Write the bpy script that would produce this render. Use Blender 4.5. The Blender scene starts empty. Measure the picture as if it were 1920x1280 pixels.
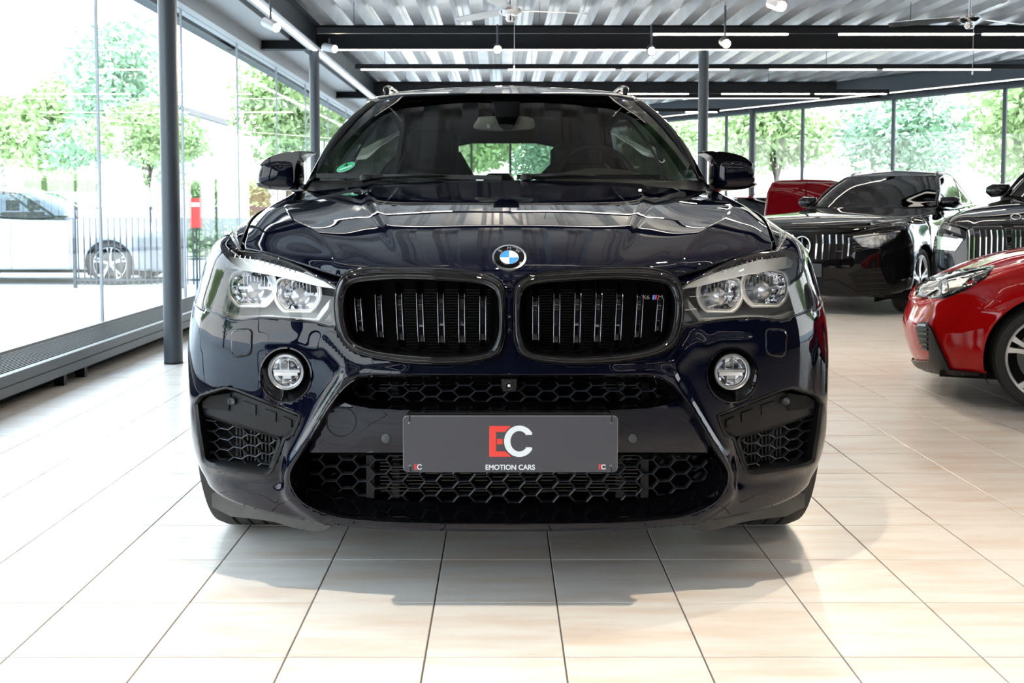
import bpy, bmesh, math, random
import numpy as np
from mathutils import Vector, Matrix
from mathutils.bvhtree import BVHTree
from mathutils.geometry import delaunay_2d_cdt

sc = bpy.context.scene
COL = sc.collection
rnd = random.Random(7)
# ---------------------------------------------------------------- camera, world, light, exposure
FPX, CAMH, PCX, PCY, PITCH = 1900.0, 1.08, 942.0, 490.0, math.atan(105 / 1900.0)
cam_d = bpy.data.cameras.new('camera')
cam = bpy.data.objects.new('camera', cam_d)
COL.objects.link(cam)
cam.location = (0, 0, CAMH)
cam.rotation_euler = (math.pi / 2 - PITCH, 0, 0)
cam_d.sensor_width = 36.0
cam_d.lens = FPX / 1920 * 36.0
cam_d.shift_x = (960 - PCX) / 1920.0
cam_d.shift_y = -(640 - PCY) / 1920.0
cam_d.clip_start = 0.05
cam_d.clip_end = 300
cam_d.dof.use_dof = True
cam_d.dof.focus_distance = 2.9
cam_d.dof.aperture_fstop = 11.0
sc.camera = cam

wd = bpy.data.worlds.new('world')
sc.world = wd
wd.use_nodes = True
wn = wd.node_tree
bg = wn.nodes['Background']
tc = wn.nodes.new('ShaderNodeTexCoord')
sp = wn.nodes.new('ShaderNodeSeparateXYZ')
rp = wn.nodes.new('ShaderNodeValToRGB')
wn.links.new(tc.outputs['Generated'], sp.inputs[0])
wn.links.new(sp.outputs['Z'], rp.inputs[0])
rp.color_ramp.elements[0].position = 0.0
rp.color_ramp.elements[0].color = (1.0, 1.0, 1.0, 1)
rp.color_ramp.elements[1].position = 0.75
rp.color_ramp.elements[1].color = (0.62, 0.80, 1.0, 1)
wn.links.new(rp.outputs[0], bg.inputs['Color'])
bg.inputs['Strength'].default_value = 4.0

vs = sc.view_settings
vs.view_transform = 'Standard'
vs.look = 'None'
vs.gamma = 1.0
vs.use_curve_mapping = False
vs.exposure = 0.72

def area_light(name, loc, rot, sx, sy, power, color):
    d = bpy.data.lights.new(name, 'AREA')
    d.shape = 'RECTANGLE'; d.size = sx; d.size_y = sy; d.energy = power; d.color = color
    o = bpy.data.objects.new(name, d); COL.objects.link(o)
    o.location = loc; o.rotation_euler = rot
    return o

# ---------------------------------------------------------------- materials
MATS = {}
def mat(name, color=(0.5, 0.5, 0.5), rough=0.5, metal=0.0, coat=0.0, coat_rough=0.03, emit=None, estr=0.0, trans=0.0, ior=1.45, spec=None, bump=0.0, bscale=200.0, var=0.0, vscale=6.0, objvar=0.0):
    if name in MATS:
        return MATS[name]
    m = bpy.data.materials.new(name)
    m.use_nodes = True
    nt = m.node_tree
    b = nt.nodes['Principled BSDF']
    b.inputs['Base Color'].default_value = (*color, 1)
    b.inputs['Roughness'].default_value = rough
    b.inputs['Metallic'].default_value = metal
    b.inputs['Coat Weight'].default_value = coat
    b.inputs['Coat Roughness'].default_value = coat_rough
    b.inputs['Coat IOR'].default_value = 1.40
    b.inputs['Transmission Weight'].default_value = trans
    b.inputs['IOR'].default_value = ior
    if spec is not None:
        b.inputs['Specular IOR Level'].default_value = spec
    if emit:
        b.inputs['Emission Color'].default_value = (*emit, 1)
        b.inputs['Emission Strength'].default_value = estr
    if bump or var or objvar:
        t = nt.nodes.new('ShaderNodeTexCoord')
    if bump:
        n = nt.nodes.new('ShaderNodeTexNoise'); n.inputs['Scale'].default_value = bscale
        nt.links.new(t.outputs['Object'], n.inputs['Vector'])
        bp = nt.nodes.new('ShaderNodeBump'); bp.inputs['Strength'].default_value = bump; bp.inputs['Distance'].default_value = 0.002
        nt.links.new(n.outputs['Fac'], bp.inputs['Height'])
        nt.links.new(bp.outputs['Normal'], b.inputs['Normal'])
    if var or objvar:
        hs = nt.nodes.new('ShaderNodeHueSaturation'); hs.inputs['Color'].default_value = (*color, 1)
        mr = nt.nodes.new('ShaderNodeMapRange')
        a = var or objvar
        mr.inputs['To Min'].default_value = 1 - a; mr.inputs['To Max'].default_value = 1 + a
        if var:
            n2 = nt.nodes.new('ShaderNodeTexNoise'); n2.inputs['Scale'].default_value = vscale
            nt.links.new(t.outputs['Object'], n2.inputs['Vector'])
            mr.inputs['From Min'].default_value = 0.3; mr.inputs['From Max'].default_value = 0.7
            nt.links.new(n2.outputs['Fac'], mr.inputs['Value'])
        else:
            oi = nt.nodes.new('ShaderNodeObjectInfo'); nt.links.new(oi.outputs['Random'], mr.inputs['Value'])
        nt.links.new(mr.outputs[0], hs.inputs['Value'])
        nt.links.new(hs.outputs[0], b.inputs['Base Color'])
    MATS[name] = m
    return m

def thin_glass(name, tint=(1, 1, 1), refl=1.0, rough=0.0):
    if name in MATS:
        return MATS[name]
    m = bpy.data.materials.new(name); m.use_nodes = True
    nt = m.node_tree; nt.nodes.clear()
    out = nt.nodes.new('ShaderNodeOutputMaterial')
    tr = nt.nodes.new('ShaderNodeBsdfTransparent'); tr.inputs[0].default_value = (*tint, 1)
    gl = nt.nodes.new('ShaderNodeBsdfGlossy'); gl.inputs['Roughness'].default_value = rough
    fr = nt.nodes.new('ShaderNodeFresnel'); fr.inputs['IOR'].default_value = 1.5
    ge = nt.nodes.new('ShaderNodeNewGeometry')
    # same Fresnel from both faces
    mm = nt.nodes.new('ShaderNodeMath'); mm.operation = 'MULTIPLY'; mm.inputs[1].default_value = refl
    ior = nt.nodes.new('ShaderNodeMapRange'); ior.inputs['To Min'].default_value = 1.5; ior.inputs['To Max'].default_value = 1 / 1.5
    nt.links.new(ge.outputs['Backfacing'], ior.inputs['Value'])
    nt.links.new(ior.outputs[0], fr.inputs['IOR'])
    nt.links.new(fr.outputs[0], mm.inputs[0])
    mx = nt.nodes.new('ShaderNodeMixShader')
    nt.links.new(mm.outputs[0], mx.inputs[0]); nt.links.new(tr.outputs[0], mx.inputs[1]); nt.links.new(gl.outputs[0], mx.inputs[2])
    nt.links.new(mx.outputs[0], out.inputs[0])
    MATS[name] = m
    return m

M_PAINT = mat('navy_paint', (0.0012, 0.0018, 0.0075), 0.5, 0.0, 1.0, 0.012, spec=0.0)
M_BLACKPAINT = mat('black_paint', (0.004, 0.004, 0.005), 0.4, 0.0, 1.0, 0.02, spec=0.0)
M_RED = mat('red_paint', (0.40, 0.003, 0.004), 0.5, 0.0, 1.0, 0.02, spec=0.0)
M_DRED = mat('dark_red_paint', (0.13, 0.002, 0.005), 0.5, 0.0, 1.0, 0.03, spec=0.0)
M_SILVERP = mat('silver_paint', (0.55, 0.57, 0.60), 0.4, 0.3, 0.8, 0.05)
M_GLOSSBLACK = mat('gloss_black', (0.003, 0.003, 0.004), 0.4, 0.0, 1.0, 0.02, spec=0.0)
M_PLASTIC = mat('black_plastic', (0.009, 0.009, 0.010), 0.45, spec=0.3, bump=0.15, bscale=600)
M_MESH = mat('grille_mesh_black', (0.03, 0.033, 0.04), 0.3)
M_SLAT = mat('slat_gloss_grey', (0.02, 0.02, 0.022), 0.16, 0.0, 1.0, 0.02)
M_FLANGEGLOW = mat('flange_glow', (1, 1, 1), 0.5, emit=(1.0, 0.93, 0.84), estr=3.0)  # emissive white put in for the bright lower beam flanges
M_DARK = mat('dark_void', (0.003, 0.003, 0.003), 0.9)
M_GREYPL = mat('grey_plastic', (0.085, 0.083, 0.080), 0.7, bump=0.3, bscale=120, var=0.2, vscale=14)
M_RUBBER = mat('tyre_rubber', (0.028, 0.027, 0.026), 0.75, bump=0.2, bscale=300)
M_CHROME = mat('chrome', (0.85, 0.85, 0.87), 0.06, 1.0)
M_DCHROME = mat('dark_chrome', (0.28, 0.28, 0.30), 0.10, 1.0)
M_ALU = mat('brushed_aluminium', (0.62, 0.63, 0.65), 0.28, 1.0)
M_LAMPGREY = mat('lamp_housing_grey', (0.42, 0.42, 0.42), 0.35, 0.5)
M_LAMPWHITE = mat('lamp_diffuser_white', (0.80, 0.79, 0.76), 0.3, 0.0, 0.3)
M_WHITE = mat('white_enamel', (0.85, 0.86, 0.87), 0.35)
M_PRINTWHITE = mat('white_print', (0.60, 0.66, 0.72), 0.5)
M_PRINTRED = mat('red_print', (0.62, 0.045, 0.035), 0.5)
M_BLUE = mat('roundel_blue', (0.02, 0.20, 0.52), 0.2, 0.0, 0.8)
M_PLATE = mat('slate_plate', (0.046, 0.048, 0.060), 0.42, bump=0.05, bscale=900)
M_LENS = thin_glass('lamp_cover_glass', (0.96, 0.97, 0.98), 1.0)
M_CARGLASS = thin_glass('car_window_glass', (0.03, 0.035, 0.035), 0.9)
M_PARKGLASS = thin_glass('parked_car_glass', (0.5, 0.55, 0.58), 1.0)
M_DISC = mat('brake_disc_steel', (0.10, 0.10, 0.10), 0.35, 0.8)
M_WSGLASS = thin_glass('windscreen_glass', (0.52, 0.56, 0.53), 0.42)
M_REARGLASS = thin_glass('rear_window_glass', (0.60, 0.68, 0.60), 1.0)
M_PANE = thin_glass('window_pane_glass', (0.97, 0.985, 0.98), 0.6)
M_STEEL = mat('grey_painted_steel', (0.050, 0.060, 0.072), 0.38, 0.2)
M_DSTEEL = mat('dark_painted_steel', (0.009, 0.010, 0.012), 0.5, spec=0.3)
M_LSTEEL = mat('light_grey_steel', (0.42, 0.43, 0.44), 0.4)
M_TUBE = mat('lamp_tube', (1, 1, 1), 0.5, emit=(1.0, 0.90, 0.76), estr=12.0)
M_SPOTFACE = mat('spot_lens', (1, 1, 1), 0.5, emit=(1.0, 0.86, 0.66), estr=35.0)
M_CABIN = mat('cabin_black', (0.004, 0.004, 0.0045), 0.8, spec=0.15)
M_LEATHER = mat('black_leather', (0.006, 0.006, 0.007), 0.5, spec=0.25, bump=0.2, bscale=150)
M_BEIGE = mat('mirror_back_grey', (0.30, 0.27, 0.23), 0.6)

# ---------------------------------------------------------------- object helpers
def link_mesh(name, verts, faces, m=None, parent=None, smooth=False, label=None, kind=None, mats=None, fmat=None, sharp=None):
    me = bpy.data.meshes.new(name)
    me.from_pydata([tuple(map(float, v)) for v in verts], [], [tuple(map(int, f)) for f in faces])
    me.update()
    if mats:
        for k in mats: me.materials.append(k)
        if fmat is not None:
            me.polygons.foreach_set('material_index', fmat)
    elif m:
        me.materials.append(m)
    if smooth:
        me.polygons.foreach_set('use_smooth', [True] * len(me.polygons))
        if sharp is not None:
            me.set_sharp_from_angle(angle=math.radians(sharp))
    o = bpy.data.objects.new(name, me)
    COL.objects.link(o)
    if parent is not None:
        o.parent = parent
    if label: o['label'] = label
    if kind: o['kind'] = kind
    return o

def tag(o, label, cat, group=None, kind=None):
    o['label'] = label; o['category'] = cat
    if group: o['group'] = group
    if kind: o['kind'] = kind
    return o

def thing(name, label, cat, loc=(0, 0, 0), rz=0.0, group=None):
    o = bpy.data.objects.new(name, None); COL.objects.link(o)
    o.location = loc; o.rotation_euler = (0, 0, rz); o.empty_display_size = 0.2
    return tag(o, label, cat, group)

class MB:
    """collects simple shapes into one mesh"""
    def __init__(s): s.v = []; s.f = []
    def add(s, v, f):
        n = len(s.v); s.v += [tuple(p) for p in v]; s.f += [tuple(i + n for i in q) for q in f]; return s
    def box(s, x0, y0, z0, x1, y1, z1):
        v = [(x0, y0, z0), (x1, y0, z0), (x1, y1, z0), (x0, y1, z0), (x0, y0, z1), (x1, y0, z1), (x1, y1, z1), (x0, y1, z1)]
        return s.add(v, [(0, 3, 2, 1), (4, 5, 6, 7), (0, 1, 5, 4), (1, 2, 6, 5), (2, 3, 7, 6), (3, 0, 4, 7)])
    def bar(s, a, b, w, h, up=(0, 0, 1)):
        a = Vector(a); b = Vector(b); d = (b - a).normalized(); up = Vector(up)
        r = d.cross(up)
        if r.length < 1e-4: r = d.cross(Vector((1, 0, 0)))
        r.normalize(); u = r.cross(d).normalized()
        v = []
        for p in (a, b):
            for (i, j) in ((-1, -1), (1, -1), (1, 1), (-1, 1)):
                v.append(p + r * (w / 2 * i) + u * (h / 2 * j))
        return s.add(v, [(0, 1, 2, 3), (7, 6, 5, 4), (0, 4, 5, 1), (1, 5, 6, 2), (2, 6, 7, 3), (3, 7, 4, 0)])
    def tube(s, pts, r, n=10, cap=True):
        pts = [Vector(p) for p in pts]; rs = r if isinstance(r, (list, tuple)) else [r] * len(pts)
        base = len(s.v); prev = None
        for i, p in enumerate(pts):
            d = (pts[min(i + 1, len(pts) - 1)] - pts[max(i - 1, 0)]).normalized()
            if prev is None:
                a = d.cross(Vector((0, 0, 1)))
                if a.length < 1e-3: a = d.cross(Vector((1, 0, 0)))
            else:
                a = prev - d * prev.dot(d)
            a.normalize(); prev = a; b = d.cross(a)
            for k in range(n):
                t = 2 * math.pi * k / n
                s.v.append(tuple(p + (a * math.cos(t) + b * math.sin(t)) * rs[i]))
        for i in range(len(pts) - 1):
            for k in range(n):
                k2 = (k + 1) % n
                s.f.append((base + i * n + k, base + i * n + k2, base + (i + 1) * n + k2, base + (i + 1) * n + k))
        if cap:
            s.f.append(tuple(base + k for k in range(n))[::-1]); s.f.append(tuple(base + (len(pts) - 1) * n + k for k in range(n)))
        return s
    def lathe(s, prof, n=32, c=(0, 0, 0), axis='y'):
        """prof: (r, h) along axis"""
        base = len(s.v)
        for (r, h) in prof:
            for k in range(n):
                t = 2 * math.pi * k / n; a, b = r * math.cos(t), r * math.sin(t)
                p = (a, h, b) if axis == 'y' else ((h, a, b) if axis == 'x' else (a, b, h))
                s.v.append((p[0] + c[0], p[1] + c[1], p[2] + c[2]))
        for i in range(len(prof) - 1):
            for k in range(n):
                k2 = (k + 1) % n
                s.f.append((base + i * n + k, base + i * n + k2, base + (i + 1) * n + k2, base + (i + 1) * n + k))
        return s
    def loops(s, loops, cap0=False, cap1=False, closed=True):
        n = len(loops[0]); base = len(s.v)
        for L in loops: s.v += [tuple(p) for p in L]
        m = n if closed else n - 1
        for i in range(len(loops) - 1):
            for k in range(m):
                k2 = (k + 1) % n
                s.f.append((base + i * n + k, base + i * n + k2, base + (i + 1) * n + k2, base + (i + 1) * n + k))
        if cap0: s.f.append(tuple(base + k for k in range(n))[::-1])
        if cap1: s.f.append(tuple(base + (len(loops) - 1) * n + k for k in range(n)))
        return s
    def build(s, name, m, parent=None, off=(0, 0, 0), smooth=False, sharp=None, label=None, kind=None, fix=True):
        v = [(p[0] - off[0], p[1] - off[1], p[2] - off[2]) for p in s.v]
        o = link_mesh(name, v, s.f, m, parent, smooth, label, kind, sharp=None)
        if fix:
            bm = bmesh.new(); bm.from_mesh(o.data)
            bmesh.ops.recalc_face_normals(bm, faces=bm.faces); bm.to_mesh(o.data); bm.free()
        if smooth and sharp is not None:
            o.data.set_sharp_from_angle(angle=math.radians(sharp))
        return o

def copy_tree(o, parent=None):
    c = o.copy(); COL.objects.link(c)
    if parent is not None: c.parent = parent
    for ch in list(o.children): copy_tree(ch, c)
    return c

# pixel <-> space (real camera of this scene)
CP, SP = math.cos(PITCH), math.sin(PITCH)
def W(dx, py, Y):
    t = (PCY - py) / FPX
    w = Y * (t * CP - SP) / (CP + t * SP)
    zc = Y * CP - w * SP
    return (dx * zc / FPX, Y, CAMH + w)
def WP(px, py, Y):
    return W(px - PCX, py, Y)
def ray(dx, py):
    t = (PCY - py) / FPX
    d = Vector((dx / FPX, CP + t * SP, t * CP - SP)); return d.normalized()
def proj(P):
    P = np.asarray(P, float)
    w = P[..., 2] - CAMH
    zc = P[..., 1] * CP - w * SP
    up = w * CP + P[..., 1] * SP
    return P[..., 0] * FPX / zc, PCY - FPX * up / zc
def ground(px, py, z=0.0):
    d = ray(px - PCX, py); k = (z - CAMH) / d.z
    return (d.x * k, d.y * k, z)

def smooth_poly(pts, sub=6, closed=True):
    P = [np.array(p, float) for p in pts]; n = len(P); out = []
    rng = range(n if closed else n - 1)
    for i in rng:
        p0 = P[(i - 1) % n] if closed or i > 0 else P[i]
        p1 = P[i]; p2 = P[(i + 1) % n]
        p3 = P[(i + 2) % n] if closed or i + 2 < n else P[(i + 1) % n]
        for k in range(sub):
            t = k / sub
            out.append(tuple(0.5 * ((2 * p1) + (p2 - p0) * t + (2 * p0 - 5 * p1 + 4 * p2 - p3) * t * t + (3 * p1 - p0 - 3 * p2 + p3) * t ** 3)))
    if not closed: out.append(tuple(P[-1]))
    return out
def dense_poly(pts, step=8.0):
    out = []; n = len(pts)
    for i in range(n):
        a = np.array(pts[i], float); b = np.array(pts[(i + 1) % n], float)
        m = max(1, int(np.linalg.norm(b - a) / step))
        for k in range(m): out.append(tuple(a + (b - a) * k / m))
    return out
def resample(pts, n):
    P = np.array(list(pts) + [pts[0]], float); d = np.r_[0, np.cumsum(np.linalg.norm(np.diff(P, axis=0), axis=1))]
    t = np.linspace(0, d[-1], n, endpoint=False)
    return [tuple(np.interp(x, d, P[:, k]) for k in range(P.shape[1])) for x in t]
def inpoly(P, poly):
    x, y = P[:, 0], P[:, 1]; q = np.array(poly, float); c = np.zeros(len(P), bool); n = len(q)
    for i in range(n):
        x1, y1 = q[i]; x2, y2 = q[(i + 1) % n]
        if y1 == y2: continue
        c ^= ((y1 > y) != (y2 > y)) & (x < (x2 - x1) * (y - y1) / (y2 - y1) + x1)
    return c
def polydist(P, poly, closed=True):
    q = np.array(poly, float); d = np.full(len(P), 1e9); n = len(q)
    for i in range(n if closed else n - 1):
        a = q[i]; b = q[(i + 1) % n]; ab = b - a; L = ab @ ab
        if L < 1e-14: continue
        t = np.clip(((P - a) @ ab) / L, 0, 1)
        d = np.minimum(d, np.linalg.norm(P - (a + t[:, None] * ab), axis=1))
    return d

# ---------------------------------------------------------------- smooth parametric surfaces
def spline_basis(t, q):
    """natural cubic spline: matrix taking knot values to values at q"""
    t = np.asarray(t, float); n = len(t); q = np.clip(np.asarray(q, float), t[0], t[-1]); h = np.diff(t)
    A = np.eye(n); D = np.zeros((n, n))
    for i in range(1, n - 1):
        A[i, i - 1] = h[i - 1]; A[i, i] = 2 * (h[i - 1] + h[i]); A[i, i + 1] = h[i]
        D[i, i - 1] = 6 / h[i - 1]; D[i, i + 1] = 6 / h[i]; D[i, i] = -6 / h[i - 1] - 6 / h[i]
    M = np.linalg.solve(A, D)
    k = np.clip(np.searchsorted(t, q, side='right') - 1, 0, n - 2)
    hk = h[k]; a = (t[k + 1] - q) / hk; b = (q - t[k]) / hk
    I = np.eye(n)
    return a[:, None] * I[k] + b[:, None] * I[k + 1] + ((a ** 3 - a)[:, None] * M[k] + (b ** 3 - b)[:, None] * M[k + 1]) * (hk ** 2 / 6)[:, None]

class Surf:
    """net[u][v] -> xyz for u>=0 (x>=0); mirrored in x to stay smooth across the centre"""
    def __init__(s, net, mirror=True, disp=None, warp=None, nu=None, nv=None, step=0.008):
        net = np.array(net, float)
        if warp is not None: net = warp(net)
        if mirror:
            m = net[1:][::-1].copy(); m[..., 0] *= -1; full = np.concatenate([m, net], 0)
        else: full = net
        du = np.linalg.norm(np.diff(full, axis=0), axis=2).mean(1); dv = np.linalg.norm(np.diff(full, axis=1), axis=2).mean(0)
        s.tu = np.r_[0, np.cumsum(du)]; s.tv = np.r_[0, np.cumsum(dv)]
        s.u0 = s.tu[len(net) - 1] if mirror else 0.0
        s.tu = s.tu - s.u0; s.full = full; s.disp = disp
        s.umax = s.tu[-1]; s.vmax = s.tv[-1]; s.mirror = mirror
        s.knu = s.tu[s.tu >= -1e-9]; s.knv = s.tv
        s.step = step
        s._bvh = None
    def base(s, u, v):
        return np.einsum('na,abk,nb->nk', spline_basis(s.tu, u), s.full, spline_basis(s.tv, v), optimize=True)
    def normal(s, u, v, e=0.002):
        uu = np.clip(u, s.tu[0] + e, s.umax - e); vv = np.clip(v, e, s.vmax - e)
        a = s.base(uu + e, vv) - s.base(uu - e, vv); b = s.base(uu, vv + e) - s.base(uu, vv - e)
        n = np.cross(a, b); n /= np.linalg.norm(n, axis=1)[:, None] + 1e-12
        return n
    def eval(s, u, v):
        u = np.asarray(u, float); v = np.asarray(v, float)
        P = s.base(u, v)
        if s.disp is not None:
            P = P + s.normal(u, v) * s.disp(P)[:, None]
        return P
    def grid(s, ulim=None):
        """knot spacing refined to the step"""
        def seg(t, st):
            out = [t[0]]
            for a, b in zip(t[:-1], t[1:]):
                m = max(1, int(round((b - a) / st))); out += list(a + (b - a) * np.arange(1, m + 1) / m)
            return np.array(out)
        return seg(s.knu, s.step), seg(s.knv, s.step)
    def bvh(s):
        if s._bvh is None:
            gu = np.linspace(0, s.umax, 200)
            if len(s.knu) > 12: gu = np.r_[np.linspace(0, s.knu[9], 280), np.linspace(s.knu[9], s.umax, 90)[1:]]
            gv = np.linspace(0, s.vmax, 140)
            U, V = np.meshgrid(gu, gv, indexing='ij')
            P = s.eval(U.ravel(), V.ravel()); nv = len(gv); F = []; s._c = []
            for i in range(len(gu) - 1):
                for j in range(nv - 1):
                    a = i * nv + j; F.append((a, a + nv, a + nv + 1)); F.append((a, a + nv + 1, a + 1))
            s._bvh = BVHTree.FromPolygons([tuple(p) for p in P], F); s._F = F; s._P = P; s._U = U.ravel(); s._V = V.ravel()
        return s._bvh
    def uv_of(s, loc, fi):
        a, b, c = s._F[fi]; A, B, C = (Vector(s._P[k]) for k in (a, b, c))
        v0 = B - A; v1 = C - A; v2 = Vector(loc) - A
        d00 = v0.dot(v0); d01 = v0.dot(v1); d11 = v1.dot(v1); d20 = v2.dot(v0); d21 = v2.dot(v1)
        den = d00 * d11 - d01 * d01
        if abs(den) < 1e-16: w1 = w2 = 0
        else: w1 = (d11 * d20 - d01 * d21) / den; w2 = (d00 * d21 - d01 * d20) / den
        w0 = 1 - w1 - w2
        return (w0 * s._U[a] + w1 * s._U[b] + w2 * s._U[c], w0 * s._V[a] + w1 * s._V[b] + w2 * s._V[c])
    def px2uv(s, dx, py):
        t = s.bvh(); o = Vector((0, 0, CAMH)); d = ray(dx, py)
        loc, n, fi, dist = t.ray_cast(o, d)
        if loc is None:
            best = None
            for k in np.linspace(2.4, 4.6, 45):
                l, n, f, ds = t.find_nearest(o + d * k)
                if best is None or ds < best[0]: best = (ds, l, f)
            loc, fi = best[1], best[2]
        return s.uv_of(loc, fi)
    def px2uv_poly(s, poly): return [s.px2uv(*p) for p in poly]
    def dir2uv(s, p, d):
        t = s.bvh(); loc, n, fi, dist = t.ray_cast(Vector(p), Vector(d).normalized())
        if loc is None: loc, n, fi, dist = t.find_nearest(Vector(p))
        return s.uv_of(loc, fi)

def cdt_fill(outer, holes, inner):
    """triangulate polygon domain; returns pts Nx2, tris"""
    pts = []; edges = []
    def ring(r):
        b = len(pts); pts.extend(r)
        for i in range(len(r)): edges.append((b + i, b + (i + 1) % len(r)))
    ring([tuple(p) for p in outer])
    for h in holes: ring([tuple(p) for p in h])
    pts += [tuple(p) for p in inner]
    vs_, es_, fs_, *_ = delaunay_2d_cdt([Vector((float(p[0]), float(p[1]))) for p in pts], edges, [], 0, 1e-6)
    V = np.array([(p.x, p.y) for p in vs_]); F = np.array([f for f in fs_ if len(f) == 3])
    c = V[F].mean(1)
    ok = inpoly(c, outer)
    for h in holes: ok &= ~inpoly(c, h)
    a = V[F]; ar = np.abs(np.cross(a[:, 1] - a[:, 0], a[:, 2] - a[:, 0]))
    ok &= ar > 1e-11
    F = F[ok]
    used = np.unique(F); mp = -np.ones(len(V), int); mp[used] = np.arange(len(used))
    return V[used], mp[F]

def panel(s, outer, holes, name, m, parent, off, thick=0.004, mirror=True, lift=0.0, flip=False, label=None, smooth=True, step=None, pxcut=()):
    gu, gv = s.grid()
    st = s.step
    U, V = np.meshgrid(gu, gv, indexing='ij'); G = np.c_[U.ravel(), V.ravel()]
    lo = np.min(outer, 0); hi = np.max(outer, 0)
    G = G[(G[:, 0] > lo[0]) & (G[:, 0] < hi[0]) & (G[:, 1] > lo[1]) & (G[:, 1] < hi[1])]
    if len(G):
        ok = inpoly(G, outer) & (polydist(G, outer) > st * 0.35)
        for h in holes:
            ok &= ~inpoly(G, h) & (polydist(G, h) > st * 0.35)
        G = G[ok]
    uv, F = cdt_fill(outer, holes, G)
    P = s.eval(uv[:, 0], uv[:, 1])
    if len(pxcut):
        C = P[F].mean(1); DX, PY = proj(C); Q = np.c_[DX, PY]; keep = np.ones(len(F), bool)
        for (poly, ymax) in pxcut: keep &= ~(inpoly(Q, poly) & (C[:, 1] < ymax))
        F = F[keep]
    N = s.normal(uv[:, 0], uv[:, 1])
    sgn = -1.0 if flip else 1.0
    P = P + N * lift * sgn
    if flip: F = F[:, ::-1]
    # build both halves
    V_ = [tuple(p) for p in P]; F_ = [tuple(f) for f in F]
    if mirror and not (np.abs(P[:, 0]) < 1e-5).any():
        W_ = [(-p[0], p[1], p[2]) for p in V_]; G_ = [f[::-1] for f in F_]
        for vv, ff in ((W_, G_), (V_, F_)):
            o = link_mesh(name, [(p[0] - off[0], p[1] - off[1], p[2] - off[2]) for p in vv], ff, m, parent, smooth, label)
            if thick:
                md = o.modifiers.new('thickness', 'SOLIDIFY'); md.thickness = thick; md.offset = -1.0; md.use_even_offset = False
        return o
    if mirror:
        idx = []
        for k, p in enumerate(P):
            if abs(p[0]) < 1e-5: idx.append(k)
            else: idx.append(len(V_)); V_.append((-p[0], p[1], p[2]))
        F_ += [(idx[f[2]], idx[f[1]], idx[f[0]]) for f in F]
    V_ = [(p[0] - off[0], p[1] - off[1], p[2] - off[2]) for p in V_]
    o = link_mesh(name, V_, F_, m, parent, smooth, label)
    if thick:
        md = o.modifiers.new('thickness', 'SOLIDIFY'); md.thickness = thick; md.offset = -1.0
        md.use_even_offset = False
    return o

def coons(c0, c1, d0, d1, n, m, bulge=None):
    """c0,c1: curves in u (v=0,1); d0,d1: curves in v (u=0,1), polylines resampled"""
    def rs(c, k):
        P = np.array(smooth_poly(c, 8, closed=False)) if len(c) > 2 else np.array(c, float)
        d = np.r_[0, np.cumsum(np.linalg.norm(np.diff(P, axis=0), axis=1))]; t = np.linspace(0, d[-1], k)
        return np.stack([np.interp(t, d, P[:, a]) for a in range(3)], 1)
    C0, C1, D0, D1 = rs(c0, n), rs(c1, n), rs(d0, m), rs(d1, m)
    u = np.linspace(0, 1, n)[:, None, None]; v = np.linspace(0, 1, m)[None, :, None]
    P = (1 - v) * C0[:, None] + v * C1[:, None] + (1 - u) * D0[None] + u * D1[None] - ((1 - u) * (1 - v) * C0[0] + u * (1 - v) * C0[-1] + (1 - u) * v * C1[0] + u * v * C1[-1])
    if bulge is not None:
        P = P + (np.sin(np.pi * u) ** 0.8 * np.sin(np.pi * v) ** 0.8) * np.array(bulge)
    return P
def grid_mesh(P, name, m, parent, off, thick=0.004, mirror=False, flip=False, label=None, offset=-1.0, smooth=True):
    n, k = P.shape[:2]; V_ = [tuple(p) for p in P.reshape(-1, 3)]
    F_ = [(i * k + j, (i + 1) * k + j, (i + 1) * k + j + 1, i * k + j + 1) for i in range(n - 1) for j in range(k - 1)]
    if flip: F_ = [f[::-1] for f in F_]
    if mirror and min(abs(p[0]) for p in V_) > 1e-5:
        W_ = [(-p[0], p[1], p[2]) for p in V_]; G_ = [f[::-1] for f in F_]
        for vv, ff in ((W_, G_), (V_, F_)):
            o = link_mesh(name, [(p[0] - off[0], p[1] - off[1], p[2] - off[2]) for p in vv], ff, m, parent, smooth, label)
            if thick:
                md = o.modifiers.new('thickness', 'SOLIDIFY'); md.thickness = thick; md.offset = offset; md.use_even_offset = False
        return o
    if mirror:
        idx = []
        for q, p in enumerate(list(V_)):
            if abs(p[0]) < 1e-5: idx.append(q)
            else: idx.append(len(V_)); V_.append((-p[0], p[1], p[2]))
        F_ += [tuple(idx[a] for a in f[::-1]) for f in F_]
    V_ = [(p[0] - off[0], p[1] - off[1], p[2] - off[2]) for p in V_]
    o = link_mesh(name, V_, F_, m, parent, smooth, label)
    if thick:
        md = o.modifiers.new('thickness', 'SOLIDIFY'); md.thickness = thick; md.offset = offset; md.use_even_offset = False
    return o

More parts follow.
